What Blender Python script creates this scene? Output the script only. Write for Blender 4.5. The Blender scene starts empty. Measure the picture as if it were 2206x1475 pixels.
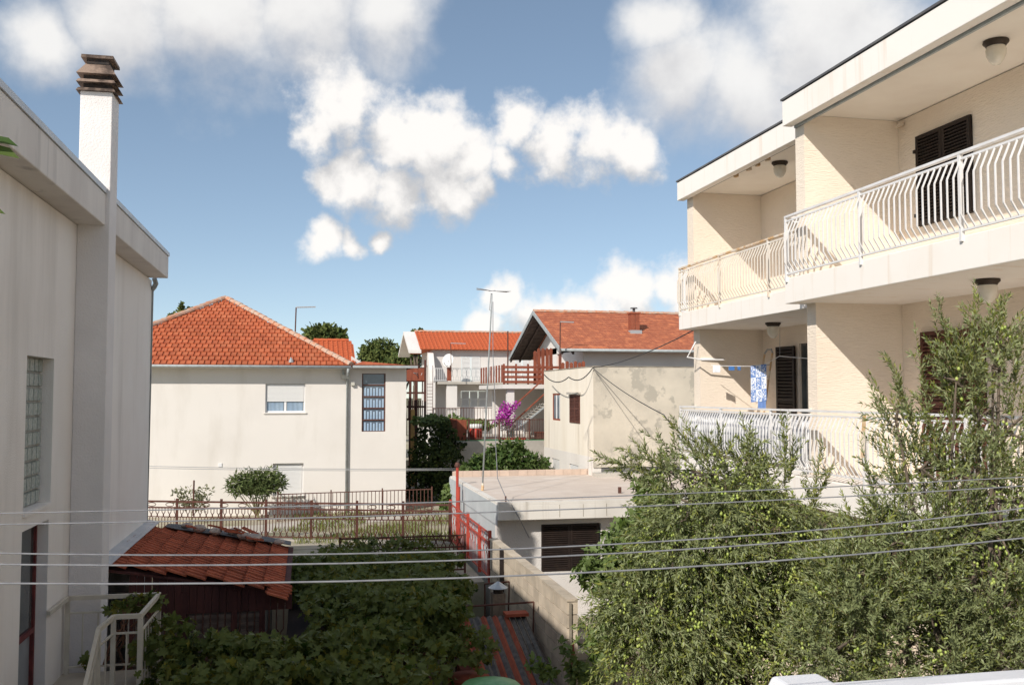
import bpy, bmesh, math, random
import numpy as np
from mathutils import Vector, Matrix, noise as mnoise
random.seed(7); rng = np.random.default_rng(11)
S = bpy.context.scene; COL = S.collection
# ------------------------------------------------------------ camera
EYE = 5.85; YAW = math.radians(12.1); PITCH = math.radians(3.08); FPX = 2064.0
cam = bpy.data.objects.new('camera', bpy.data.cameras.new('camera')); COL.objects.link(cam)
cam.location = (0, 0, EYE); cam.rotation_euler = (math.pi/2 + PITCH, 0, -YAW)
cam.data.sensor_width = 36; cam.data.lens = 36*FPX/2206; cam.data.clip_end = 3000; cam.data.clip_start = .05
S.camera = cam
_F = Vector((math.sin(YAW)*math.cos(PITCH), math.cos(YAW)*math.cos(PITCH), math.sin(PITCH)))
_R = Vector((math.cos(YAW), -math.sin(YAW), 0)); _U = _R.cross(_F)
def ray(px, py): return _F + _R*((px-1103)/FPX) + _U*((737.5-py)/FPX)
def at(px, py, Y): d = ray(px, py); return Vector((0, 0, EYE)) + d*(Y/d.y)      # on the plane y = Y
def atX(px, py, X): d = ray(px, py); return Vector((0, 0, EYE)) + d*(X/d.x)
def atZ(px, py, Z): d = ray(px, py); return Vector((0, 0, EYE)) + d*((Z-EYE)/d.z)
# ------------------------------------------------------------ light
SUN = Vector((1.0, 1.07, -.98)).normalized()            # direction the light travels
sun = bpy.data.objects.new('sun', bpy.data.lights.new('sun', 'SUN')); COL.objects.link(sun)
sun.data.energy = 2.45; sun.data.angle = math.radians(.53); sun.data.color = (1, .94, .86)
sun.rotation_euler = SUN.to_track_quat('-Z', 'Y').to_euler()
SUN_EL = math.asin(-SUN.z); SUN_ROT = math.atan2(-SUN.x, -SUN.y)
S.view_settings.view_transform = 'Standard'; S.view_settings.look = 'None'
S.view_settings.exposure = 0.84; S.view_settings.gamma = 1; S.view_settings.use_curve_mapping = False
S.render.engine = 'CYCLES'; S.cycles.max_bounces = 6; S.cycles.transparent_max_bounces = 8

def make_world():
    w = bpy.data.worlds.new('World'); S.world = w; w.use_nodes = True
    w.cycles.sampling_method = 'MANUAL'; w.cycles.sample_map_resolution = 256
    nt = w.node_tree; nt.nodes.clear(); N = nt.nodes.new; L = nt.links.new
    def blobgroup(name, blobs, amp, scale, detail, warp):
        g = bpy.data.node_groups.new(name, 'ShaderNodeTree')
        g.interface.new_socket('Vector', in_out='INPUT', socket_type='NodeSocketVector')
        g.interface.new_socket('Density', in_out='OUTPUT', socket_type='NodeSocketFloat')
        n = g.nodes.new; l = g.links.new
        gi = n('NodeGroupInput'); go = n('NodeGroupOutput')
        no = n('ShaderNodeTexNoise'); no.inputs['Scale'].default_value = scale*.7; no.inputs['Detail'].default_value = 5
        l(gi.outputs[0], no.inputs['Vector'])
        sub = n('ShaderNodeVectorMath'); sub.operation = 'MULTIPLY_ADD'
        sub.inputs[1].default_value = (warp, warp, warp*.8); l(no.outputs['Color'], sub.inputs[0])
        off = n('ShaderNodeVectorMath'); off.operation = 'ADD'; off.inputs[1].default_value = (-warp/2, -warp/2, -warp*.4)
        l(gi.outputs[0], sub.inputs[2]); l(sub.outputs[0], off.inputs[0])
        prev = None
        for d, r in blobs:
            di = n('ShaderNodeVectorMath'); di.operation = 'DISTANCE'; l(off.outputs[0], di.inputs[0]); di.inputs[1].default_value = d
            m = n('ShaderNodeMath'); m.operation = 'MULTIPLY_ADD'; l(di.outputs['Value'], m.inputs[0])
            m.inputs[1].default_value = -1/r; m.inputs[2].default_value = 1
            if prev is not None:
                mx = n('ShaderNodeMath'); mx.operation = 'MAXIMUM'
                l(prev, mx.inputs[0]); l(m.outputs[0], mx.inputs[1]); prev = mx.outputs[0]
            else: prev = m.outputs[0]
        cl = n('ShaderNodeMath'); cl.operation = 'MAXIMUM'; cl.inputs[1].default_value = -1; l(prev, cl.inputs[0])
        f = n('ShaderNodeTexNoise'); f.inputs['Scale'].default_value = scale; f.inputs['Detail'].default_value = detail
        f.inputs['Roughness'].default_value = .58; l(gi.outputs[0], f.inputs['Vector'])
        a = n('ShaderNodeMath'); a.operation = 'MULTIPLY_ADD'; l(f.outputs['Fac'], a.inputs[0]); a.inputs[1].default_value = amp
        l(cl.outputs[0], a.inputs[2])
        b = n('ShaderNodeMath'); b.operation = 'SUBTRACT'; l(a.outputs[0], b.inputs[0]); b.inputs[1].default_value = amp*.5
        l(b.outputs[0], go.inputs[0]); return g
    def bl(lst): return [(tuple(ray(x, y).normalized()), r/FPX) for x, y, r in lst]
    cum = bl([(740, 245, 125), (690, 280, 85), (840, 300, 135), (930, 310, 140), (1010, 340, 115), (1090, 350, 75), (760, 385, 105), (850, 398, 115), (950, 400, 105), (1025, 395, 80),
              (1125, 268, 85), (1195, 300, 95), (1285, 300, 105), (1365, 325, 85), (685, 517, 62), (740, 530, 48), (812, 526, 38), (1078, 635, 62),
              (1150, 690, 95), (1240, 675, 100), (1350, 650, 125), (1050, 712, 75), (1500, 640, 130), (1750, 640, 190)])
    soft = bl([(280, 40, 200), (470, 40, 240), (670, 15, 220), (840, 40, 150), (80, 90, 130), (1480, 170, 180), (1600, 190, 220), (1800, 80, 330), (1420, 60, 120)])
    r2 = random.Random(5)
    for i in range(17):                              # similar sky all round; unseen clouds, multiplied and enlarged to raise the fill
        az = math.radians(66 + 258*i/16 + r2.uniform(-8, 8)); el = math.radians(r2.uniform(8, 62))
        c = Vector((math.sin(az)*math.cos(el), math.cos(az)*math.cos(el), math.sin(el)))
        (soft if i % 2 == 0 else cum).append((tuple(c), r2.uniform(.18, .34)))
    G1 = blobgroup('cumulus', cum, 1.55, 24, 8, .055); G2 = blobgroup('veil', soft, 1.25, 9, 7, .10)
    tc = N('ShaderNodeTexCoord')
    sky = N('ShaderNodeTexSky'); sky.sky_type = 'NISHITA'; sky.sun_disc = False
    sky.sun_elevation = SUN_EL; sky.sun_rotation = SUN_ROT; sky.air_density = .62; sky.dust_density = .1; sky.ozone_density = 1.8
    def dens(G, off=None):
        gn = N('ShaderNodeGroup'); gn.node_tree = G
        if off is None: L(tc.outputs['Generated'], gn.inputs[0])
        else:
            v = N('ShaderNodeVectorMath'); v.operation = 'ADD'; v.inputs[1].default_value = off
            L(tc.outputs['Generated'], v.inputs[0]); L(v.outputs[0], gn.inputs[0])
        return gn.outputs[0]
    def mr(src, a, b, c, d, smooth=True):
        m = N('ShaderNodeMapRange'); m.interpolation_type = 'SMOOTHSTEP' if smooth else 'LINEAR'
        for i, v in enumerate((a, b, c, d)): m.inputs[i+1].default_value = v
        L(src, m.inputs[0]); return m.outputs[0]
    def math2(op, a, b):
        m = N('ShaderNodeMath'); m.operation = op
        for i, v in enumerate((a, b)):
            if isinstance(v, (int, float)): m.inputs[i].default_value = v
            else: L(v, m.inputs[i])
        return m.outputs[0]
    up = Vector((-.012, 0, .042))
    d1 = dens(G1); d1b = dens(G1, up); d2 = dens(G2); d2b = dens(G2, Vector((0.0, .01, .05)))
    a1 = mr(d1, .10, .68, 0, .96); a2 = mr(d2, .08, .75, 0, .9)
    s1 = mr(math2('SUBTRACT', d1b, d1), -.48, .40, 1, 0); s2 = mr(math2('SUBTRACT', d2b, d2), -.5, .5, 1, .1)
    K = 3.9
    def ramp(src, c0, c1):
        m = N('ShaderNodeMix'); m.data_type = 'RGBA'; L(src, m.inputs[0])
        m.inputs[6].default_value = (*[K*c for c in c0], 1); m.inputs[7].default_value = (*[K*c for c in c1], 1); return m.outputs[2]
    c1 = ramp(s1, (.58, .575, .58), (1.0, .965, .925)); c2 = ramp(s2, (.62, .61, .62), (.95, .93, .90))
    tint = N('ShaderNodeMix'); tint.data_type = 'RGBA'; tint.blend_type = 'MULTIPLY'; tint.inputs[0].default_value = 1
    gm = N('ShaderNodeGamma'); gm.inputs[1].default_value = .7; L(sky.outputs[0], gm.inputs[0])
    L(gm.outputs[0], tint.inputs[6]); tint.inputs[7].default_value = (.80, .81, .775, 1)
    m2 = N('ShaderNodeMix'); m2.data_type = 'RGBA'; L(a2, m2.inputs[0]); L(tint.outputs[2], m2.inputs[6]); L(c2, m2.inputs[7])
    m1 = N('ShaderNodeMix'); m1.data_type = 'RGBA'; L(a1, m1.inputs[0]); L(m2.outputs[2], m1.inputs[6]); L(c1, m1.inputs[7])
    bg = N('ShaderNodeBackground'); bg.inputs[1].default_value = .15; L(m1.outputs[2], bg.inputs[0])
    out = N('ShaderNodeOutputWorld'); L(bg.outputs[0], out.inputs[0])
make_world()

# ------------------------------------------------------------ materials
def lin(c): return tuple(((v/255)/12.92 if v/255 <= .04045 else (((v/255)+.055)/1.055)**2.4) for v in c)
MATS = {}
def mat(name, c, c2=None, scale=3., stretch=(1, 1, 1), rough=.85, lo=.4, hi=.65, bump=0., bscale=60., bstretch=(1, 1, 1), bdist=.01,
        rnd=0., metal=0., c3=None, scale3=1., lo3=.55, hi3=.6, stretch3=(1, 1, 1), trans=0., attr=False, back=None, spec=.3, alpha=None, detail=6):
    """procedural surface: two tones mixed by noise, optional third tone in patches, fine relief, per-piece variation"""
    m = bpy.data.materials.new(name); m.use_nodes = True; MATS[name] = m
    nt = m.node_tree; N = nt.nodes.new; L = nt.links.new; b = nt.nodes['Principled BSDF']; out = nt.nodes['Material Output']
    b.inputs['Roughness'].default_value = rough; b.inputs['Metallic'].default_value = metal
    if 'Specular IOR Level' in b.inputs: b.inputs['Specular IOR Level'].default_value = spec
    geo = N('ShaderNodeNewGeometry')
    def nz(sc, st, det=detail, ro=.55):
        mp = N('ShaderNodeMapping'); mp.inputs['Scale'].default_value = st; L(geo.outputs['Position'], mp.inputs[0])
        n = N('ShaderNodeTexNoise'); n.inputs['Scale'].default_value = sc; n.inputs['Detail'].default_value = det; n.inputs['Roughness'].default_value = ro
        L(mp.outputs[0], n.inputs['Vector']); return n.outputs['Fac']
    def mr(src, a, bb, c_=0, d_=1):
        q = N('ShaderNodeMapRange'); q.inputs[1].default_value = a; q.inputs[2].default_value = bb; q.inputs[3].default_value = c_; q.inputs[4].default_value = d_
        L(src, q.inputs[0]); return q.outputs[0]
    def mix(f, a, bb, typ='MIX'):
        q = N('ShaderNodeMix'); q.data_type = 'RGBA'; q.blend_type = typ
        for i, v in ((0, f), (6, a), (7, bb)):
            if isinstance(v, (tuple, list)): q.inputs[i].default_value = (*v, 1) if len(v) == 3 else v
            elif isinstance(v, (int, float)): q.inputs[i].default_value = v
            else: L(v, q.inputs[i])
        return q.outputs[2]
    colr = tuple(c)
    if c2 is not None:
        if attr:
            at_ = N('ShaderNodeAttribute'); at_.attribute_name = 'rnd'; f = mr(at_.outputs['Fac'], lo, hi)
        else: f = mr(nz(scale, stretch), lo, hi)
        colr = mix(f, c, c2)
    if c3 is not None: colr = mix(mr(nz(scale3, stretch3, 8, .6), lo3, hi3), colr, c3)
    if back is not None: colr = mix(geo.outputs['Backfacing'], colr, back)
    if rnd:
        oi = N('ShaderNodeObjectInfo'); v = mr(oi.outputs['Random'], 0, 1, 1-rnd, 1+rnd)
        cx = N('ShaderNodeVectorMath'); cx.operation = 'SCALE'; L(v, cx.inputs['Scale'])
        if isinstance(colr, tuple): cx.inputs[0].default_value = colr
        else: L(colr, cx.inputs[0])
        colr = cx.outputs[0]
    if isinstance(colr, tuple): b.inputs['Base Color'].default_value = (*colr, 1)
    else: L(colr, b.inputs['Base Color'])
    if bump:
        bp = N('ShaderNodeBump'); bp.inputs['Strength'].default_value = bump; bp.inputs['Distance'].default_value = bdist
        L(nz(bscale, bstretch, 4), bp.inputs['Height']); L(bp.outputs[0], b.inputs['Normal'])
    if trans:
        t = N('ShaderNodeBsdfTranslucent'); ms = N('ShaderNodeMixShader'); ms.inputs[0].default_value = trans
        if isinstance(colr, tuple): t.inputs[0].default_value = (*colr, 1)
        else: L(colr, t.inputs[0])
        L(b.outputs[0], ms.inputs[1]); L(t.outputs[0], ms.inputs[2]); L(ms.outputs[0], out.inputs[0])
    return m
PL = dict(bump=.35, bscale=45, bdist=.008)
mat('render_left', (.87, .80, .735), (.91, .85, .79), scale=.7, bump=.7, bscale=60, bdist=.01, c3=(.62, .56, .50), scale3=1.3, lo3=.52, hi3=.95, stretch3=(1, 1, .12))
mat('chimney_white', (.76, .71, .68), (.82, .77, .74), scale=1.2, bump=.8, bscale=38, bdist=.012)
mat('concrete_eave', (.78, .72, .66), (.68, .62, .57), scale=1.3, stretch=(1, 1, .3), bump=.2, c3=(.36, .33, .30), scale3=2.6, lo3=.60, hi3=.85, stretch3=(1, 1, .12))
mat('zinc', (.50, .51, .52), (.60, .60, .60), scale=2, rough=.45, metal=.3)
mat('soot_concrete', (.30, .215, .165), (.07, .05, .04), scale=3, lo=.45, hi=.6, bump=.4)
mat('soot', (.035, .03, .028), (.07, .05, .04), scale=8)
mat('glass_block', (.30, .34, .30), (.45, .48, .44), scale=22, rough=.15, bump=.6, bscale=40, spec=.5, rnd=.12)
mat('mortar', (.48, .46, .43), (.40, .38, .36), scale=8)
mat('frame_red', (.20, .045, .04), (.12, .03, .03), scale=6, rough=.6)
mat('pane_dark', (.05, .06, .06), (.08, .09, .09), scale=3, rough=.08, spec=.6)
mat('door_panel', (.30, .31, .32), (.24, .25, .26), scale=4, rough=.4)
mat('house_white', (.77, .725, .67), (.70, .655, .60), scale=.35, lo=.45, hi=.75, bump=.18, bscale=20, bdist=.01, c3=(.56, .51, .44), scale3=.9, lo3=.54, hi3=1.0, stretch3=(1, 1, .22))
mat('plaster_cream', (.90, .785, .655), (.85, .735, .61), scale=.8, bump=.9, bscale=34, bstretch=(.3, .3, 2.0), bdist=.016)
mat('paint_white', (.92, .87, .81), (.88, .81, .73), scale=1.1, lo=.5, hi=.85, bump=.1, bscale=40, c3=(.66, .47, .30), scale3=2.2, lo3=.56, hi3=.95, stretch3=(1, 2.2, .12))
mat('ceiling_cream', (.90, .84, .75), (.86, .79, .70), scale=1.5, bump=.1)
mat('rail_white', (.80, .79, .79), (.72, .70, .68), scale=4, rough=.45)
mat('rail_cream', (.80, .74, .66), (.72, .58, .44), scale=3, lo=.5, hi=.75, rough=.5)
mat('rail_rusty', (.62, .40, .20), (.75, .66, .55), scale=5, lo=.42, hi=.58, rough=.7)
mat('grey_line', (.10, .10, .11), (.15, .15, .15), scale=3)
mat('shutter_dark', (.018, .012, .010), (.028, .018, .014), scale=5, rough=.55)
mat('shutter_brown', (.13, .05, .035), (.09, .035, .025), scale=6, rough=.6)
mat('lamp_metal', (.06, .045, .035), rough=.5)
mat('lamp_glass', (.86, .80, .70), (.80, .74, .62), scale=9, rough=.25, spec=.5)
mat('tile_orange', (.49, .135, .056), (.40, .10, .045), scale=4, rnd=.13, c3=(.52, .17, .08), scale3=1.5, lo3=.5, hi3=.7, rough=.8, bump=.2)
mat('tile_orange_far', (.45, .16, .085), (.35, .11, .06), scale=6, lo=.35, hi=.65, c3=(.58, .21, .10), scale3=2.5, lo3=.5, hi3=.65)
mat('tile_bright', (.55, .135, .05), (.45, .10, .04), scale=6, lo=.35, hi=.65)
mat('tile_shed', (.52, .15, .075), (.38, .105, .055), scale=5, rnd=.14, bump=.2, c3=(.18, .06, .04), scale3=5, lo3=.62, hi3=.8)
mat('mortar_ridge', (.50, .38, .30), (.55, .24, .13), scale=5)
mat('pvc_white', (.80, .79, .78), rough=.4)
mat('roller', (.76, .75, .73), rough=.5)
mat('pane_blue', (.12, .15, .19), (.16, .20, .25), scale=1.2, rough=.06, spec=.7)
mat('curtain_blue', (.34, .46, .60), (.42, .54, .66), scale=3)
mat('pipe_grey', (.42, .45, .45), (.34, .36, .36), scale=5, rough=.5)
mat('box_beige', (.55, .53, .46), rough=.6)
mat('rust_metal', (.115, .045, .032), (.075, .03, .022), scale=8, rough=.75)
mat('rust_brown', (.13, .06, .045), (.09, .04, .03), scale=6, rough=.75)
mat('gate_red', (.46, .07, .045), (.36, .05, .035), scale=4, rough=.5)
mat('wood_red', (.30, .085, .045), (.20, .055, .03), scale=7, stretch=(1, 1, .3), rough=.7)
mat('wood_dark', (.05, .034, .027), (.075, .05, .04), scale=6, stretch=(1, .2, 1))
mat('board_dark', (.10, .035, .03), (.065, .025, .022), scale=6, stretch=(1, 1, .15))
mat('lattice', (.20, .15, .12), (.13, .09, .075), scale=6)
mat('block', (.58, .49, .38), (.47, .40, .31), scale=3, rnd=.12, bump=.7, bscale=55, bdist=.012, c3=(.33, .29, .23), scale3=2.5, lo3=.6, hi3=.8)
mat('block_joint', (.22, .18, .14), (.16, .13, .1), scale=12, bump=.5)
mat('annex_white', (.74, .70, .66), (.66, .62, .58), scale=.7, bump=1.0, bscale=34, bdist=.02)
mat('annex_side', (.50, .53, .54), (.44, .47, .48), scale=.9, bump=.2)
mat('annex_fascia', (.74, .70, .64), (.62, .58, .52), scale=1.2, stretch=(1, 1, .4), lo=.5, hi=.75, c3=(.36, .31, .25), scale3=3.2, lo3=.56, hi3=.8, stretch3=(1, 1, .06))
mat('terrace_tile', (.70, .60, .51), (.60, .50, .42), scale=3, stretch=(.5, 2, 1), lo=.35, hi=.65, rough=.7, c3=(.74, .65, .57), scale3=.8, lo3=.5, hi3=.75)
mat('kerb_tile', (.60, .47, .38), (.52, .41, .33), scale=3, rnd=.1)
mat('cream_stained', (.66, .59, .48), (.50, .45, .37), scale=.8, lo=.35, hi=.7, bump=.3, bscale=14, bdist=.02, c3=(.44, .40, .33), scale3=1.25, lo3=.53, hi3=.57)
mat('cream_side', (.84, .77, .66), (.74, .66, .54), scale=1.1, stretch=(1, 1, .15), lo=.4, hi=.7, bump=.2, c3=(.40, .33, .24), scale3=1.1, lo3=.58, hi3=.8, stretch3=(1, 2.6, .14))
mat('grime', (.22, .19, .15), (.42, .37, .29), scale=2.6, lo=.38, hi=.62)
mat('stucco_grey', (.46, .42, .37), (.38, .35, .31), scale=2, bump=.7, bscale=18, bdist=.03)
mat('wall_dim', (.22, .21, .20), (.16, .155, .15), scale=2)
mat('white_far', (.76, .72, .68), (.70, .66, .62), scale=.5)
mat('brick_red', (.36, .11, .06), (.28, .08, .045), scale=9, bump=.2)
mat('lead', (.36, .38, .39), rough=.5)
mat('ground_soil', (.19, .15, .10), (.13, .12, .06), scale=.7, lo=.4, hi=.6, bump=.6, bscale=9, bdist=.04, c3=(.09, .11, .03), scale3=.5, lo3=.5, hi3=.62)
mat('concrete_path', (.52, .48, .42), (.44, .41, .36), scale=1.1, bump=.2)
mat('concrete_step', (.50, .43, .34), (.40, .34, .27), scale=2, bump=.4)
mat('earth_street', (.44, .39, .31), (.30, .28, .18), scale=.6, lo=.42, hi=.6, bump=.4, bscale=12, bdist=.03)
mat('grass', (.13, .17, .035), (.24, .24, .07), attr=True, lo=.2, hi=.9, trans=.3)
mat('olive_leaf', (.085, .125, .018), (.34, .355, .08), attr=True, lo=.1, hi=1, back=(.24, .275, .12), trans=.16, rough=.5, spec=.45)
mat('olive_fruit', (.30, .39, .075), (.44, .50, .14), scale=9, lo=.35, hi=.65, rough=.35, spec=.4)
mat('bark', (.17, .13, .095), (.10, .08, .06), scale=9, stretch=(1, 1, .3), bump=.8, bscale=30)
mat('twig', (.22, .19, .09), (.13, .12, .055), scale=9)
mat('vine_leaf', (.04, .08, .010), (.29, .26, .045), attr=True, lo=.1, hi=.95, back=(.14, .17, .04), trans=.35, rough=.55)
mat('vine_stem', (.19, .09, .055), (.13, .07, .045), scale=7)
mat('fig_leaf', (.085, .15, .03), (.17, .22, .045), attr=True, lo=.1, hi=1, back=(.16, .22, .07), trans=.3, rough=.5)
mat('fig_dark', (.05, .095, .022), (.12, .165, .045), attr=True, lo=.1, hi=1, trans=.25, rough=.5)
mat('shrub_leaf', (.07, .105, .03), (.17, .20, .075), attr=True, lo=.1, hi=1, trans=.2)
mat('shrub_pale', (.16, .17, .09), (.25, .25, .15), attr=True, lo=.1, hi=1, trans=.2)
mat('pine', (.055, .085, .022), (.15, .17, .045), attr=True, lo=.1, hi=1, trans=.1)
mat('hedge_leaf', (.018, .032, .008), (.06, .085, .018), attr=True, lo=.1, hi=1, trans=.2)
mat('bougainvillea', (.50, .045, .42), (.62, .12, .55), attr=True, lo=.1, hi=1, trans=.3)
mat('cable_white', (.24, .24, .25), (.18, .18, .19), scale=30, rough=.5)
mat('cable_black', (.035, .035, .037), rough=.6)
mat('wire_grey', (.40, .40, .40), rough=.5)
mat('dish_white', (.78, .77, .75), rough=.4)
mat('stone', (.58, .48, .40), (.40, .33, .28), scale=8, bump=.6, bscale=30)
mat('tar_sheet', (.12, .12, .12), (.18, .18, .18), scale=4, rough=.8)
mat('alu_cone', (.62, .64, .64), (.52, .54, .55), scale=9, rough=.35, metal=.4)
mat('stair_cream', (.62, .56, .46), (.54, .48, .39), scale=6, rough=.5)
mat('towel_white', (.72, .75, .80)); mat('towel_blue', (.17, .28, .58), (.14, .24, .5), scale=30)
mat('plastic_white', (.74, .74, .72), rough=.4); mat('plastic_blue', (.08, .22, .55), rough=.4)
mat('plastic_red', (.48, .06, .04), rough=.5); mat('plastic_green', (.16, .40, .15), (.24, .50, .22), scale=9, rough=.4)
mat('carpet_green', (.10, .24, .12), (.08, .2, .1), scale=9); mat('yellow_wall', (.70, .55, .22)); mat('tarp_blue', (.16, .32, .50), (.4, .5, .58), scale=5)
mat('lean_red', (.38, .10, .055), (.28, .07, .04), scale=4); mat('lean_grey', (.16, .15, .14), (.10, .095, .09), scale=9, bump=.6, bscale=60)
mat('terrace_paint', (.74, .74, .76), (.66, .66, .68), scale=3, rough=.5)
mat('scaffold_yellow', (.55, .36, .12), (.42, .26, .10), scale=5)
def plaid():
    m = mat('plaid_cloth', (.76, .76, .76)); nt = m.node_tree; N = nt.nodes.new; L = nt.links.new
    g = N('ShaderNodeNewGeometry'); fs = []
    for ax, sc in (('Y', 30.), ('Z', 20.)):
        w = N('ShaderNodeTexWave'); w.bands_direction = ax; w.inputs['Scale'].default_value = sc/10; L(g.outputs['Position'], w.inputs['Vector'])
        q = N('ShaderNodeMapRange'); q.inputs[1].default_value = .72; q.inputs[2].default_value = .85; L(w.outputs['Fac'], q.inputs[0]); fs.append(q.outputs[0])
    a = N('ShaderNodeMath'); a.operation = 'MULTIPLY_ADD'; L(fs[0], a.inputs[0]); a.inputs[1].default_value = .3; L(fs[1], a.inputs[2])
    x = N('ShaderNodeMix'); x.data_type = 'RGBA'; L(a.outputs[0], x.inputs[0]); x.inputs[6].default_value = (.76, .76, .76, 1); x.inputs[7].default_value = (.42, .43, .47, 1)
    L(x.outputs[2], nt.nodes['Principled BSDF'].inputs['Base Color'])
plaid()

# ------------------------------------------------------------ object helpers
WM = {}
def link(o, parent=None, M=None):
    COL.objects.link(o); M = M or Matrix.Identity(4)
    if parent is not None:
        o.parent = parent; o.matrix_parent_inverse = WM[parent.name].inverted()
    o.matrix_basis = M; WM[o.name] = M.copy(); return o
def tag(o, label=None, cat=None, group=None, kind=None):
    for k, v in (('label', label), ('category', cat), ('group', group), ('kind', kind)):
        if v: o[k] = v
    return o
def thing(name, loc, label, cat, group=None):
    o = bpy.data.objects.new(name, None); o.empty_display_size = .2
    link(o, None, Matrix.Translation(Vector(loc))); return tag(o, label, cat, group)
def inst(name, me, parent, M): return link(bpy.data.objects.new(name, me), parent, M)
V = Vector
class MB:
    def __init__(s): s.v = []; s.f = []; s.m = []
    def add(s, vs, fs, mi=0):
        n = len(s.v); s.v += [tuple(v) for v in vs]; s.f += [tuple(i+n for i in f) for f in fs]; s.m += [mi]*len(fs); return s
    def box(s, x0, x1, y0, y1, z0, z1, mi=0):
        return s.hexa([(x0, y0, z0), (x1, y0, z0), (x1, y1, z0), (x0, y1, z0), (x0, y0, z1), (x1, y0, z1), (x1, y1, z1), (x0, y1, z1)], mi)
    def hexa(s, p, mi=0):
        return s.add(p, [(3, 2, 1, 0), (4, 5, 6, 7), (0, 1, 5, 4), (1, 2, 6, 5), (2, 3, 7, 6), (3, 0, 4, 7)], mi)
    def obox(s, o, a, b, c, mi=0):                  # corner o and three edge vectors
        o, a, b, c = V(o), V(a), V(b), V(c)
        return s.hexa([o, o+a, o+a+b, o+b, o+c, o+a+c, o+a+b+c, o+b+c], mi)
    def bar(s, p, q, w, h=None, mi=0, up=(0, 0, 1)):  # rectangular bar between two points
        p, q = V(p), V(q); h = h or w; d = (q-p).normalized(); up = V(up)
        if abs(d.dot(up)) > .98: up = V((0, 1, 0)) if abs(d.y) < .9 else V((1, 0, 0))
        x = d.cross(up).normalized(); y = x.cross(d)
        return s.obox(p-x*w/2-y*h/2, x*w, q-p, y*h, mi)
    def tube(s, pts, r, n=6, mi=0, cap=True):
        pts = [V(p) for p in pts]; rs = r if isinstance(r, (list, tuple)) else [r]*len(pts); vs = []; fs = []; px = None
        for i, p in enumerate(pts):
            d = (pts[min(i+1, len(pts)-1)] - pts[max(i-1, 0)]).normalized()
            if px is None:
                px = d.cross(V((0, 0, 1)));
                if px.length < .05: px = d.cross(V((0, 1, 0)))
            px = (px - d*px.dot(d)).normalized(); py = d.cross(px)
            for k in range(n):
                t = 2*math.pi*k/n; vs.append(p + (px*math.cos(t)+py*math.sin(t))*rs[i])
        for i in range(len(pts)-1):
            for k in range(n): fs.append((i*n+k, i*n+(k+1) % n, (i+1)*n+(k+1) % n, (i+1)*n+k))
        if cap: fs.append(tuple(range(n))[::-1]); fs.append(tuple((len(pts)-1)*n+k for k in range(n)))
        return s.add(vs, fs, mi)
    def lathe(s, c, prof, n=14, mi=0):
        c = V(c); vs = []; fs = []
        for r, z in prof:
            for k in range(n): t = 2*math.pi*k/n; vs.append(c+V((r*math.cos(t), r*math.sin(t), z)))
        for i in range(len(prof)-1):
            for k in range(n): fs.append((i*n+k, i*n+(k+1) % n, (i+1)*n+(k+1) % n, (i+1)*n+k))
        return s.add(vs, fs, mi)
    def prism(s, poly, vec, mi=0):                 # polygon extruded by a vector
        n = len(poly); p = [V(q) for q in poly]; q = [a+V(vec) for a in p]
        return s.add(p+q, [tuple(range(n))[::-1], tuple(range(n, 2*n))]+[(i, (i+1) % n, (i+1) % n+n, i+n) for i in range(n)], mi)
    def mesh(s, name, mats, smooth=False):
        me = bpy.data.meshes.new(name); me.from_pydata(s.v, [], s.f)
        for m in (mats if isinstance(mats, (list, tuple)) else [mats]): me.materials.append(MATS[m])
        me.polygons.foreach_set('material_index', s.m)
        bm = bmesh.new(); bm.from_mesh(me); bmesh.ops.recalc_face_normals(bm, faces=bm.faces); bm.to_mesh(me); bm.free()
        if smooth: me.polygons.foreach_set('use_smooth', [True]*len(me.polygons))
        return me
    def build(s, name, mats, parent=None, smooth=False, bevel=0):
        o = link(bpy.data.objects.new(name, s.mesh(name, mats, smooth)), parent)
        if bevel:
            b = o.modifiers.new('bevel', 'BEVEL'); b.width = bevel; b.segments = 2; b.limit_method = 'ANGLE'
        return o
def wall(o, u, W, H, holes, n, th, mb=None, top=None):
    """slab wall with real openings; top(u) may give a sloping top"""
    mb = mb or MB(); o, u, n = V(o), V(u).normalized(), V(n).normalized(); z = V((0, 0, 1))
    us = sorted({0, W, *[h[0] for h in holes], *[h[1] for h in holes]}); vs = sorted({0, H, *[h[2] for h in holes], *[h[3] for h in holes]})
    P = lambda a, b, k: o+u*a+z*b-n*(th*k)
    for i in range(len(us)-1):
        for j in range(len(vs)-1):
            a0, a1, b0, b1 = us[i], us[i+1], vs[j], vs[j+1]; ca, cb = (a0+a1)/2, (b0+b1)/2
            if any(h[0] < ca < h[1] and h[2] < cb < h[3] for h in holes): continue
            for k in (0, 1): mb.add([P(a0, b0, k), P(a1, b0, k), P(a1, b1, k), P(a0, b1, k)], [(0, 1, 2, 3)])
    for a0, a1, b0, b1 in list(holes)+[(0, W, 0, H)]:
        c = [(a0, b0), (a1, b0), (a1, b1), (a0, b1)]
        for i in range(4):
            p, q = c[i], c[(i+1) % 4]; mb.add([P(*p, 0), P(*q, 0), P(*q, 1), P(*p, 1)], [(0, 1, 2, 3)])
    return mb
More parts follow.
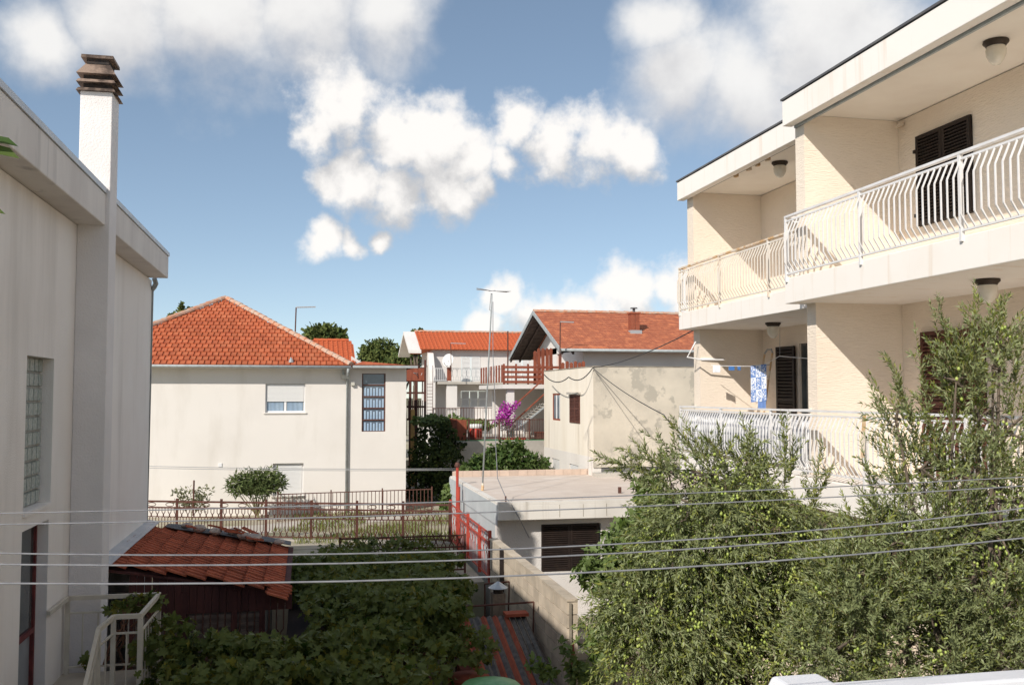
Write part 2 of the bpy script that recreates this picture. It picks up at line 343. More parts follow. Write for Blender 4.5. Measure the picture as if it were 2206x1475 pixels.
def louvre(parent, name, o, u, n, w, h, ns, m, sep=False, fr=.06, th=.04):
    """one shutter leaf with tilted slats: o lower corner, u width direction, n outward"""
    o, u, n = V(o), V(u).normalized(), V(n).normalized(); z = V((0, 0, 1)); mb = MB()
    mb.obox(o, u*fr, n*th, z*h); mb.obox(o+u*(w-fr), u*fr, n*th, z*h)
    mb.obox(o+u*fr, u*(w-2*fr), n*th, z*fr); mb.obox(o+u*fr+z*(h-fr), u*(w-2*fr), n*th, z*fr); mb.obox(o+u*fr+z*(h/2-fr/2), u*(w-2*fr), n*th, z*fr)
    mb.obox(o+u*fr*.5-n*.004, u*(w-fr), n*.006, z*h)
    sl = MB(); dz = (h-2*fr)/ns; sl.obox(V((0, 0, 0)), u*(w-2*fr), n*th*.8-z*dz*.55, z*dz*.28+n*.004)
    if not sep:
        for i in range(ns): mb.obox(o+u*fr+z*(fr+dz*(i+.6))+n*.006, u*(w-2*fr), n*th*.8-z*dz*.55, z*dz*.28+n*.004)
    leaf = mb.build(name, m, parent)
    if sep:
        me = sl.mesh('slat', m)
        for i in range(ns): inst('slat', me, leaf, Matrix.Translation(o+u*fr+z*(fr+dz*(i+.6))+n*.006))
    return leaf
# -------- foliage
def tmpl(kind):
    if kind == 'olive': return np.array([(0, 0, 0), (.35, .5, .05), (1, 0, 0), (.35, -.5, .05)], float), [(0, 1, 2), (0, 2, 3)]
    if kind == 'oval': return np.array([(0, 0, 0), (.3, .5, .08), (.75, .38, .08), (1, 0, -.04), (.75, -.38, .08), (.3, -.5, .08)], float), [(0, 1, 2, 3), (0, 3, 4, 5)]
    if kind == 'grape':
        pts = [(.04, 0), (-.16, .20), (-.02, .48), (.20, .30), (.50, .62), (.52, .24), (.80, .24), (1, 0), (.80, -.24), (.52, -.24), (.50, -.62), (.20, -.30), (-.02, -.48), (-.16, -.20)]
        v = [(x, y, .22*abs(y)-.16*x*x) for x, y in pts]; v.append((.35, 0, -.03)); n = len(pts)
        return np.array(v, float), [(i, (i+1) % n, n) for i in range(n)]
    if kind == 'fig':
        pts = [(0, 0), (-.06, .25), (.25, .24), (.30, .52), (.52, .48), (.52, .16), (.80, .16), (1, 0), (.80, -.16), (.52, -.16), (.52, -.48), (.30, -.52), (.25, -.24), (-.06, -.25)]
        v = [(x, y, .25*abs(y)-.2*x*x) for x, y in pts]; v.append((.3, 0, -.02)); n = len(pts)
        return np.array(v, float), [(i, (i+1) % n, n) for i in range(n)]
    return np.array([(0, -.5, 0), (1, -.5, .1), (1, .5, -.1), (0, .5, 0)], float), [(0, 1, 2, 3)]
def leaves(name, kind, C, A, Nn, ln, wd, m, parent, smooth=False):
    """one mesh of many leaves: bases C, axes A, normals Nn, lengths, widths"""
    T, F = tmpl(kind); C = np.asarray(C, float); n = len(C); A = np.asarray(A, float); Nn = np.asarray(Nn, float)
    A /= np.linalg.norm(A, axis=1, keepdims=True)+1e-9; B = np.cross(Nn, A); B /= np.linalg.norm(B, axis=1, keepdims=True)+1e-9; Q = np.cross(A, B)
    ln = np.broadcast_to(ln, n)[:, None, None]; wd = np.broadcast_to(wd, n)[:, None, None]
    P = C[:, None, :] + A[:, None, :]*T[None, :, 0:1]*ln + B[:, None, :]*T[None, :, 1:2]*wd + Q[:, None, :]*T[None, :, 2:3]*ln
    k = len(T); P = P.reshape(-1, 3); me = bpy.data.meshes.new(name)
    ft = np.array([len(f) for f in F]); flat = np.array([i for f in F for i in f])
    loops = (flat[None, :]+np.arange(n)[:, None]*k).ravel(); tot = np.tile(ft, n); st = np.concatenate([[0], np.cumsum(tot)[:-1]])
    me.vertices.add(len(P)); me.vertices.foreach_set('co', P.ravel()); me.loops.add(len(loops)); me.loops.foreach_set('vertex_index', loops.astype(np.int32))
    me.polygons.add(len(tot)); me.polygons.foreach_set('loop_start', st.astype(np.int32)); me.polygons.foreach_set('loop_total', tot.astype(np.int32))
    at_ = me.attributes.new('rnd', 'FLOAT', 'POINT'); at_.data.foreach_set('value', np.repeat(rng.random(n), k).astype(np.float32))
    me.materials.append(MATS[m]); me.update(calc_edges=True); me.validate()
    return link(bpy.data.objects.new(name, me), parent)
def rdir(n): v = rng.normal(size=(n, 3)); return v/np.linalg.norm(v, axis=1, keepdims=True)
def in_blobs(blobs, n, shell=.35):
    """points in a union of ellipsoids, denser near the surface; also outward direction"""
    vol = np.array([b[1][0]*b[1][1]*b[1][2] for b in blobs])**.8; idx = rng.choice(len(blobs), n, p=vol/vol.sum())
    c = np.array([tuple(b[0]) for b in blobs])[idx]; r = np.array([tuple(b[1]) for b in blobs])[idx]
    d = rdir(n); t = (shell**3+(1-shell**3)*rng.random(n))**(1/3); return c+d*r*t[:, None], d
def twigset(mb, starts, dirs, lens, leafl, leafw, gap, droop=0., r=.004):
    """thin twigs into mb; returns leaf arrays in pairs along each"""
    C = []; A = []; Nn = []; L = []
    for s, d, l in zip(starts, dirs, lens):
        s = V(s); d = V(d).normalized(); side = d.cross(V(rdir(1)[0])).normalized(); bend = V(rdir(1)[0])*.12*l+V((0, 0, -droop*l))
        k = 3; pts = [s+d*l*t+bend*t*t for t in (0, .5, 1)]
        if mb is not None: mb.tube(pts, [r, r*.8, r*.4], 3, cap=False)
        n = max(3, int(l/gap))
        for i in range(n):
            t = (i+.5)/n; p = s+d*l*t+bend*t*t; dd = (d+bend*2*t/max(l, .01)).normalized()
            side = (Matrix.Rotation(math.pi/2+random.uniform(-.4, .4), 3, dd) @ side).normalized()
            for sg in (1, -1):
                if random.random() < .1: continue
                a = (dd*.75+side*sg*random.uniform(.45, .9)+V(rdir(1)[0])*.22).normalized()
                C.append(p); A.append(a); Nn.append(dd*.8-a*.3+V(rdir(1)[0])*.5); L.append(random.uniform(.65, 1.1)*(1-.35*abs(t-.45)))
        C.append(pts[-1]); A.append(dd); Nn.append(side); L.append(.8)
    L = np.array(L); return C, A, Nn, L*leafl, L*leafw*rng.uniform(.8, 1.2, len(L))
# ============================================================ SETTING
def sheet(name, pts, z, m, th=.3, kind='structure'):
    return tag(MB().prism([(x, y, z-th) for x, y in pts], (0, 0, th)).build(name, m), kind=kind)
GZ = -.62
sheet('ground', [(-900, -300), (900, -300), (900, 1500), (-900, 1500)], GZ, 'ground_soil', .5)
sheet('street', [(-60, 30.4), (4.9, 30.4), (4.9, 34.2), (60, 34.2), (60, 120), (-60, 120)], 1.1, 'earth_street', 1.7)
sheet('yard_path', [(-3.4, 24.3), (4.5, 24.3), (4.5, 30.38), (-3.4, 30.38)], 1.08, 'earth_street', 1.68)
sheet('path', [tuple(atZ(*p, 1.104)[:2]) for p in ((330, 1146), (560, 1149), (700, 1133), (870, 1118), (873, 1104), (745, 1112), (560, 1130), (400, 1137))], 1.106, 'concrete_path', .05)
sheet('hillside', [(5.5, 56), (220, 56), (220, 300), (-200, 300), (-200, 75), (5.5, 75)], 2.0, 'earth_street', 2.5)
# grass between the fence and the house
pts = []
while len(pts) < 3400:
    p = atZ(random.uniform(380, 985), random.uniform(1104, 1172), 1.1)
    q = 1103; pxl = p
    if p.y > 39.2 or p.y < 30.6 or p.x < -.6+1.6*mnoise.noise(V((p.x, p.y, 3))): continue
    if mnoise.noise(V((p.x*.5, p.y*.5, 0))) < -.15: continue
    pts.append((p.x, p.y, 1.1))
n = len(pts); a = rng.normal(size=(n, 3))*.45; a[:, 2] = 1
g = leaves('grass', 'olive', pts, a, rdir(n), rng.uniform(.08, .26, n), .03, 'grass', None)
tag(g, 'short green grass patch behind the brown iron fence', 'grass', kind='stuff')
# ============================================================ LEFT HOUSE
XL = -3.45
def left_house():
    t = thing('left_house', (XL, 16, GZ), 'white rendered house at the left edge with tall chimney and flat eave', 'house')
    y0, y1 = 6.0, 22.83; zt = 8.42
    gy0, gy1, gz0, gz1 = 13.1, 14.42, 4.36, 6.34; dz1 = 4.13
    h = [(gy0-y0, gy1-y0, gz0-GZ, gz1-GZ), (gy0-.02-y0, gy1-.06-y0, 1.2, dz1-GZ)]
    mb = wall((XL, y0, GZ), (0, 1, 0), y1-y0, zt-GZ, h, (1, 0, 0), .3)
    wall((XL-8, y1-.003, GZ), (1, 0, 0), 7.7, zt-GZ, [], (0, 1, 0), .3, mb); wall((XL-8, y0+.003, GZ), (1, 0, 0), 7.7, zt-GZ, [], (0, -1, 0), .3, mb)
    mb.build('wall', 'render_left', t)
    z0, z1 = 8.43, 8.92; xo = -3.05
    r = MB().box(XL-8.3, xo, y0-.4, 22.45, z0, z1).build('roof', 'concrete_eave', t, bevel=.015)
    MB().box(XL-8.3, xo+.02, y0-.42, 22.49, z1+.003, z1+.085).build('flashing', 'zinc', r)
    # chimney
    c = MB().box(XL+.001, -2.985, 15.57, 16.1, GZ, 10.55).build('chimney', 'chimney_white', t, bevel=.012)
    cx, cy = (XL-2.985)/2, 15.835; z = 10.40
    def slab(z, hw, hd, th, tw, m='soot_concrete'):
        p = [(cx-hw, cy-hd, z), (cx+hw, cy-hd, z), (cx+hw, cy+hd, z), (cx-hw, cy+hd, z)]
        q = [(cx-hw*tw, cy-hd*tw, z+th), (cx+hw*tw, cy-hd*tw, z+th), (cx+hw*tw, cy+hd*tw, z+th), (cx-hw*tw, cy+hd*tw, z+th)]
        MB().hexa(p+q).build('cap_slab', m, c)
    for zz, th, tw in ((10.50, .05, .9), (10.635, .05, .9), (10.77, .18, .62)): slab(zz, .285, .335, th, tw)
    slab(11.03, .235, .27, .05, .98)
    for zz, hh in ((10.565, .075), (10.695, .075), (10.95, .09)):
        MB().box(cx-.2+(.04 if zz > 10.9 else 0), cx+.2-(.04 if zz > 10.9 else 0), cy-.22, cy+.22, zz, zz+hh).build('flue_core', 'soot', c)
    # glass blocks
    rec = XL-.16; w = MB().box(rec-.08, rec-.02, gy0+.001, gy1-.001, gz0, gz1).build('window', 'mortar', t)
    nb, nr = 6, 10; dy, dz = (gy1-gy0)/nb, (gz1-gz0)/nr; b = .009; hy, hz = dy/2-b, dz/2-b
    q = MB(); q.hexa([(-.02, -hy, -hz), (-.02, hy, -hz), (-.02, hy, hz), (-.02, -hy, hz), (.02, -hy+.012, -hz+.012), (.02, hy-.012, -hz+.012), (.02, hy-.012, hz-.012), (.02, -hy+.012, hz-.012)])
    me = q.mesh('glass_block', 'glass_block')
    for i in range(nb):
        for j in range(nr): inst('glass_block', me, w, Matrix.Translation((rec, gy0+dy*(i+.5), gz0+dz*(j+.5))))
    MB().box(rec-.05, XL+.03, gy0-.03, gy1+.02, gz0-.05, gz0-.005).build('sill', 'render_left', w)
    # door under the window
    d = MB().box(rec-.06, rec-.03, gy0, gy1-.08, 1.3-.7, dz1-.02).build('door', 'door_panel', t)
    f = MB(); ya, yb = gy0-.01, gy1-.07
    f.box(rec-.03, rec+.02, yb-.06, yb-.001, .6, dz1-.005); f.box(rec-.03, rec+.02, ya, ya+.05, .6, dz1-.005); f.box(rec-.03, rec+.02, ya+.05, yb-.06, dz1-.05, dz1-.005)
    f.box(rec-.03, rec+.02, ya+.05, yb-.06, 2.62, 2.69); f.build('frame', 'frame_red', d)
    MB().box(rec-.028, rec-.012, ya+.05, yb-.06, 2.69, dz1-.05).build('pane', 'pane_dark', d)
    # gutter elbow at the far corner
    MB().tube([(XL+.10, 22.52, 8.42), (XL+.12, 22.62, 8.33), (XL+.05, 22.80, 8.25), (XL-.02, 22.90, 8.18), (XL-.05, 22.92, 3)], .055, 8).build('downpipe', 'pipe_grey', t, True)
left_house()
# ============================================================ APARTMENT BUILDING (right)
XN, XF = 7.23, 7.80; BN, BF = 9.05, 9.56
def apartment():
    t = thing('apartment_building', (BN+1, 12, GZ), 'cream two storey building on the right with stacked white balconies', 'building')
    yA, yB, yC = 1.0, 13.5, 19.26
    # back walls (facing the street), with openings
    sh_u = (11.55, 12.77, 8.37, 9.75); sh_l = (11.4, 12.76, 4.64, 6.78)
    h = [(a-yA, b-yA, c-GZ, d-GZ) for a, b, c, d in (sh_u, sh_l)]
    w = wall((BN, yA, GZ), (0, 1, 0), 13.26-yA, 10.12-GZ, h, (-1, 0, 0), .28)
    w.build('wall', 'plaster_cream', t)
    dr = (16.35, 17.4, 4.64, 6.85); hh = [(a-13.53, b-13.53, c-GZ, d-GZ) for a, b, c, d in (dr, (14.3, 15.6, 7.65, 9.75))]
    wall((BF, 13.53, GZ), (0, 1, 0), 18.94-13.53, 10.12-GZ, hh, (-1, 0, 0), .28).build('wall', 'plaster_cream', t)
    # fin walls
    fin = MB().box(7.43, 14, 13.262, 13.53, 7.632, 10.13).build('fin_wall', 'plaster_cream', t)
    MB().box(7.425, 7.6, 13.252, 13.258, 7.64, 10.1)
    MB().box(7.58, 14, 13.262, 13.53, 4.622, 7.24).build('fin_wall', 'plaster_cream', t)
    MB().box(8.0, 14, 18.942, 19.262, 7.582, 10.13).build('fin_wall', 'plaster_cream', t)
    MB().box(8.12, 14, 18.942, 19.262, 4.622, 7.22).build('fin_wall', 'plaster_cream', t)
    MB().box(8.3, 14, 13.262, 13.53, GZ, 4.2).build('fin_wall', 'plaster_cream', t); MB().box(8.3, 14, 18.942, 19.262, GZ, 4.2).build('fin_wall', 'plaster_cream', t)
    MB().box(13.9, 14.1, yA, 19.2, GZ, 10.1).build('wall', 'plaster_cream', t)
    # slabs and roofs
    MB().box(XN, 13.8, yA, 13.56, 7.24, 7.63).build('balcony_slab', 'paint_white', t, bevel=.01)
    MB().box(XF, 13.8, 13.563, 19.3, 7.22, 7.58).build('balcony_slab', 'paint_white', t, bevel=.01)
    MB().box(XN, 13.8, yA, 13.56, 4.2, 4.62).build('balcony_slab', 'paint_white', t, bevel=.01)
    MB().box(XF, 13.8, 13.563, 19.3, 4.2, 4.618).build('balcony_slab', 'paint_white', t, bevel=.01)
    for x, a, b in ((XN, yA, 13.56), (XF, 13.565, 19.33)):
        MB().box(x+.16, 14.1, a, b-.002, 10.135, 10.42).build('ceiling', 'ceiling_cream', t)
        r = MB().box(x, x+.158, a, b, 10.02, 10.41).build('roof_fascia', 'paint_white', t, bevel=.008)
        MB().box(x-.02, 14.12, a-.02, b+.02, 10.424, 10.455).build('roof_edge', 'grey_line', r)
    MB().box(XN+.165, XN+.20, yA, 13.5, 9.985, 10.13).build('soffit_strip', 'pipe_grey', t)  # thin grey strip showing just below the near fascia
    # far upper awning rail
    MB().tube([(XF+.25, 13.7, 10.08), (XF+.25, 19.0, 10.08)], .014, 6).build('awning_rail', 'lamp_metal', t)
    for yy in (15.6, 16.0, 16.35, 16.9): MB().box(XF+.22, XF+.28, yy, yy+.1, 10.02, 10.09).build('awning_clip', 'rail_rusty', t)
    # railings
    prof = [(0, .06), (-.10, .22), (-.10, .66), (0, .88)]
    bal = MB()
    for (a, z0), (b, z1) in zip(prof[:-1], prof[1:]): bal.bar((a, 0, z0), (b, 0, z1), .016, .016, up=(0, 1, 0))
    meW = bal.mesh('baluster', 'rail_white'); meC = bal.mesh('baluster', 'rail_cream')
    balx = MB()
    for (a, z0), (b, z1) in zip(prof[:-1], prof[1:]): balx.bar((0, -a, z0), (0, -b, z1), .016, .016, up=(1, 0, 0))
    mxW = balx.mesh('baluster', 'rail_white'); mxC = balx.mesh('baluster', 'rail_cream')
    def railing(x, a, b, zb, m, me, mex, mtop, ret):
        r = MB(); zt = zb+.95
        r.box(x-.004, x+.03, a, b, zt-.085, zt-.06); r.box(x-.004, x+.03, a, b, zb+.05, zb+.075)
        r.box(x, x+ret, b, b+.03, zt-.085, zt-.06); r.box(x, x+ret, b, b+.03, zb+.05, zb+.075)
        ro = r.build('railing', m, t)
        hr = MB().box(x-.015, x+.045, a, b+.035, zt-.02, zt+.012).box(x+.046, x+ret, b-.02, b+.035, zt-.02, zt+.012).build('handrail', mtop, ro)
        yy = b
        while yy > a+.2:
            MB().box(x-.012, x+.033, yy-.002, yy+.038, zb-.06, zt-.021).build('post', m, ro); yy -= 2.02
        n = int((b-a)/.112)
        for i in range(1, n):
            y = b-.112*i
            if abs(((b-y) % 2.02)) < .05: continue
            inst('baluster', me, ro, Matrix.Translation((x+.012, y, zb)))
        for i in range(1, int(ret/.105)): inst('baluster', mex, ro, Matrix.Translation((x+.105*i, b+.012, zb)))
    railing(XN-.02, 5.0, 13.46, 7.63, 'rail_white', meW, mxW, 'rail_white', .42)
    railing(XF-.02, 13.66, 19.2, 7.58, 'rail_cream', meC, mxC, 'rail_rusty', .42)
    railing(XN-.02, 5.0, 13.46, 4.66, 'rail_white', meW, mxW, 'rail_white', .5)
    railing(XF-.02, 13.66, 19.2, 4.64, 'rail_white', meW, mxW, 'rail_white', .5)
    # shutters
    def pair(x, rect, m, ns, sep):
        a, b, c, d = rect; w = (b-a)/2-.006
        for k in (0, 1): louvre(t, 'shutter_leaf', (x-.012, a+.003+k*(w+.006), c+.005), (0, 1, 0), (-1, 0, 0), w, d-c-.01, ns, m, sep)
        MB().box(x+.05, x+.09, a, b, c, d).build('window_pane', 'pane_dark', t)
        for zz in (c+.15, d-.25): MB().box(x-.06, x-.01, b+.0, b+.05, zz, zz+.05).build('hinge', 'shutter_dark', t)
    pair(BN, sh_u, 'shutter_dark', 26, True); pair(BN, sh_l, 'shutter_brown', 34, True)
    louvre(t, 'shutter_leaf', (BF-.05, 17.45, 4.66), (-.12, 1, 0), (-1, -.12, 0), .62, 2.15, 30, 'shutter_dark', True)
    MB().box(BF+.05, BF+.1, dr[0], dr[1], dr[2], dr[3]).build('window_pane', 'pane_dark', t)
    louvre(t, 'shutter_leaf', (BF-.01, dr[0]+.02, 4.66), (0, 1, 0), (-1, 0, 0), .6, 2.15, 30, 'shutter_dark')
    louvre(t, 'shutter_leaf', (BF-.01, 14.32, 7.67), (0, 1, 0), (-1, 0, 0), 1.26, 2.05, 30, 'shutter_dark')
    MB().obox((BN-.12, 13.02, 9.98), (.1, .05, .03), (0, .12, 0), (0, 0, .05)).build('rusty_hook', 'rail_rusty', t)
apartment()
def ceiling_lamp(p, label):
    t = thing('ceiling_lamp', p, label, 'lamp', 'balcony ceiling lamps'); x, y, z = p
    MB().lathe(p, [(.0, 0), (.145, 0), (.15, -.025), (.12, -.055), (.115, -.07), (0, -.07)], 18).build('lamp_base', 'lamp_metal', t, True)
    MB().lathe(p, [(.105, -.071), (.118, -.11), (.112, -.175), (.088, -.235), (.048, -.285), (0, -.30)], 18).build('globe', 'lamp_glass', t, True)
ceiling_lamp((8.15, 9.95, 10.132), 'large round glass ceiling lamp under the near upper balcony roof')
ceiling_lamp((8.52, 16.1, 10.132), 'glass ceiling lamp under the far upper balcony roof')
ceiling_lamp((8.75, 16.9, 7.218), 'glass ceiling lamp above the hanging towel')
ceiling_lamp((8.06, 10.1, 7.238), 'glass ceiling lamp behind the olive tree top on the lower balcony')
def balcony_things():
    # drying bracket, line, laundry, ladder, cloth screen
    Y = 18.4
    b = thing('drying_bracket', (8.05, 18.88, 6.6), 'white folding clothes drying bracket on the far balcony wall', 'bracket')
    MB().tube([(8.02, 18.92, 6.95), (7.82, 18.90, 6.62), (8.05, 18.6, 6.56), (8.50, 18.55, 6.56)], .018, 6).build('arm', 'rail_white', b)
    MB().tube([(8.14, 18.94, 6.58), (8.62, 18.9, 6.58)], .03, 8).build('roller_tube', 'rail_white', b, True)
    pl = [at(1532, 786, 18.5), at(1560, 788, 18.2), at(1617, 789, 17.6), at(1650, 784, 17.4), at(1679, 767, 17.2), at(1742, 772, 15.5)]
    cl = tag(MB().tube(pl, .006, 5).build('clothes_line', 'pvc_white'), 'thin white washing line strung across the lower far balcony', 'washing line')
    MB().tube([at(1680, 700, 17.2), at(1680, 767, 17.2)], .004, 4).build('cord', 'wire_grey', cl)
    # towel: white and blue blocks, folded over the line
    p0, p1 = at(1617, 788, 17.6), at(1651, 784, 17.35); w = p1-p0; H = .72
    t = thing('beach_towel', tuple(p0-V((0, 0, H))), 'blue and white patterned towel hanging on the washing line', 'towel')
    def cloth(o, w, h, nx, nz, off, name, parent, chk):
        mb = MB(); nn = V((w.y, -w.x, 0)).normalized()
        def P(i, j): u = i/nx; v = j/nz; return o+w*u+V((0, 0, -h*v))+nn*(math.sin(u*7+off)*.018*v+off*.012)
        for i in range(nx):
            for j in range(nz):
                mb.add([P(i, j), P(i+1, j), P(i+1, j+1), P(i, j+1)], [(0, 1, 2, 3)], chk(i, j))
        return mb.build(name, ['towel_white', 'towel_blue'], parent, True)
    r3 = random.Random(3)
    def pat(i, j):
        a = (i//8 + j//12) % 2; e = (i % 8 in (0, 7)) or (j % 12 in (0, 11)); f = r3.random() < (.34 if not e else .04)
        return (a ^ 1) if not f else a
    cloth(p0, w, H, 24, 36, .2, 'front_fall', t, pat); cloth(p0+w*.55+V((0, .05, 0)), w*.5, H*1.2, 8, 20, 1.5, 'back_fall', t, lambda i, j: 1)
    s = thing('hanging_sock', tuple(at(1543, 800, 18.3)), 'small white cloth pegged on the washing line', 'cloth')
    cloth(at(1536, 787, 18.35), V((.12, -.1, 0)), .14, 4, 5, .5, 'fold', s, lambda i, j: 0)
    for px, lab in ((1576, 'blue and white clothes peg bundle on the washing line'), (1592, 'single blue clothes peg on the washing line')):
        q = at(px, 790, 18.0); w_ = .06 if px < 1580 else .03
        tag(MB().box(q.x-w_, q.x+w_, q.y-.01, q.y+.01, q.z-.07, q.z+.01).build('clothes_peg', 'plastic_blue'), lab, 'peg')
    l = thing('ladder', (9.3, 18.4, 4.62), 'aluminium ladder leaning on the wall behind the towel', 'ladder')
    for dy in (0, .34): MB().tube([(9.1, 18.3+dy, 4.625), (9.45, 18.3+dy, 6.7)], .02, 6).build('stile', 'rail_rusty', l)
    MB().tube([(9.45, 18.3, 6.7), (9.47, 18.38, 6.78), (9.47, 18.56, 6.78), (9.45, 18.64, 6.7)], .02, 6).build('top_bow', 'wire_grey', l)
    for i in range(7): z = 4.9+.26*i; x = 9.1+.35*(z-4.62)/2.08; MB().tube([(x, 18.3, z), (x, 18.64, z)], .014, 5).build('rung', 'wire_grey', l)
    mb = MB()
    for i in range(36):
        a, b_ = 13.9+i*.14, 13.9+(i+1)*.14; x = lambda y: XF+.06+.012*math.sin(y*9)
        mb.add([(x(a), a, 4.68), (x(b_), b_, 4.68), (x(b_), b_, 5.49), (x(a), a, 5.49)], [(0, 1, 2, 3)])
    o = mb.build('screen_cloth', 'plaid_cloth', None, True); o.modifiers.new('th', 'SOLIDIFY').thickness = .004
    tag(o, 'white plaid cloth screen tied behind the lower far balcony railing', 'cloth')
    tag(MB().bar(at(1862, 893, 8.9), at(1858, 985, 8.9), .028).build('rusty_post', 'rail_rusty'), 'rusty upright post by the lower near balcony railing', 'post')
balcony_things()
# ============================================================ tiles
def tile_mesh(w, l, kind, name, m):
    """roof tile: length along +y (up slope), width x, thickness z; ribs along y"""
    mb = MB(); e = .012
    if kind == 'flat': prof = [(0, .0), (0, .008), (w*.07, .008), (w*.12, .05), (w*.3, .042), (w*.78, .042), (w*.93, .05), (w-e, .02), (w-e, 0)]
    else: prof = [(0, .0), (0, .034), (w*.12, .036), (w*.22, .010), (w*.42, .010), (w*.5, .03), (w*.6, .030), (w*.68, .010), (w*.86, .010), (w*.93, .03), (w-e, .03), (w-e, 0)]
    n = len(prof); vs = [(x, 0, z) for x, z in prof]+[(x, l, z-.02) for x, z in prof]
    fs = [tuple(range(n)), tuple(range(2*n-1, n-1, -1))]+[(i, i+1, n+i+1, n+i) for i in range(n-1)]
    mb.add(vs, fs); return mb.mesh(name, m)
def frame(o, u, v):                                # matrix with x = u, y = v
    u, v = V(u).normalized(), V(v).normalized(); n = u.cross(v)
    M = Matrix((u, v, n)).transposed().to_4x4(); M.translation = V(o); return M
def roof_sheet(name, o, u, v, W, L, tw, tl, m, parent, kind='ribs', inside=None, jit=.006):
    """joined tiles of a roof too far off to pick apart"""
    M = frame(o, u, v); vs = []; fs = []
    prof = [(0, .005), (tw*.15, .05), (tw*.38, .05), (tw*.52, .005), (tw, .005)] if kind == 'ribs' else [(0, .01), (tw*.12, .03), (tw*.3, .02), (tw-.004, .022), (tw, .01)]
    for j in range(int(L/tl)+1):
        for i in range(int(W/tw)+1):
            x = i*tw; y = j*tl
            if x >= W-.01 or y >= L-.01 or (inside and not inside(x+tw/2, y+tl/2)): continue
            le = min(tl*1.08, L-y+.001); b = len(vs); q = random.uniform(-jit, jit); pr = [(min(px, W-x), pz) for px, pz in prof]
            vs += [tuple(M @ V((x+px, y+q, pz+.028))) for px, pz in pr]+[tuple(M @ V((x+px, y+le+q, pz))) for px, pz in pr]+[tuple(M @ V((x+px, y+q, -.01))) for px, pz in pr]
            k = len(pr)
            fs += [(b+c, b+c+1, b+k+c+1, b+k+c) for c in range(k-1)]+[(b+2*k+c, b+2*k+c+1, b+c+1, b+c) for c in range(k-1)]
    mb = MB(); mb.add(vs, fs); o = mb.build(name, m, parent); o['kind'] = 'stuff'; return o
def ridge_caps(a, b, parent, m, step=.36, r=.11, sep=True):
    a, b = V(a), V(b); d = b-a; n = max(1, int(d.length/step)); d.normalize(); x = d.cross(V((0, 0, 1))).normalized(); up = x.cross(d)
    mb = MB(); prof = [(math.cos(math.pi*k/6), math.sin(math.pi*k/6)) for k in range(7)]
    vs = [(cx*r*1.08, 0, cz*r*1.08) for cx, cz in prof]+[(cx*r*.9, step*1.08, cz*r*.9) for cx, cz in prof]
    mb.add(vs, [(i, i+1, 8+i, 7+i) for i in range(6)]+[tuple(range(7)), tuple(range(13, 6, -1))])
    me = mb.mesh('ridge_tile', m); M0 = Matrix((x, d, up)).transposed().to_4x4()
    for i in range(n):
        M = M0.copy(); M.translation = a+d*(step*i)+up*random.uniform(-.008, .008); inst('ridge_tile', me, parent, M)
def window(parent, o, u, n, w, h, m='pvc_white', roll=.6, sash=True, curtain=None):
    """pvc window in an opening: frame, glass, roller shutter down by roll"""
    o, u, n = V(o), V(u).normalized(), V(n).normalized(); z = V((0, 0, 1)); f = .06; d = n*.05
    mb = MB().obox(o, u*f, d, z*h).obox(o+u*(w-f), u*f, d, z*h).obox(o+u*f, u*(w-2*f), d, z*f).obox(o+u*f+z*(h-f), u*(w-2*f), d, z*f)
    if sash: mb.obox(o+u*(w/2-.045)+z*f, u*.09, d, z*(h*(1-roll)-f if roll else h-2*f))
    fr = mb.build('window_frame', m, parent)
    MB().obox(o+u*f+z*f+n*.01, u*(w-2*f), n*.01, z*(h-2*f)).build('pane', 'pane_blue', fr)
    if curtain:
        c = MB()
        for i in range(int((w-2*f)/.05)):
            if abs(i*.05-(w-2*f)/2) < .08: continue
            c.obox(o+u*(f+i*.05)+z*f+n*.0205, u*.03, n*.006, z*(h*(1-roll)-f))
        c.build('curtain', curtain, fr)
    if roll:
        sh = MB().obox(o+u*f+z*(h*(1-roll))+n*.045, u*(w-2*f), n*.02, z*(h*roll-f*.3)).build('roller_shutter', m, fr)
        ns = max(3, int(h*roll/.05)); sl = MB().obox((0, 0, 0), u*(w-2*f-.004), n*.014, z*(h*roll/ns*.82)).mesh('slat', 'roller')
        for i in range(ns): inst('slat', sl, sh, Matrix.Translation(o+u*(f+.002)+z*(h*(1-roll)+h*roll*i/ns*.97)+n*.066))
    return fr
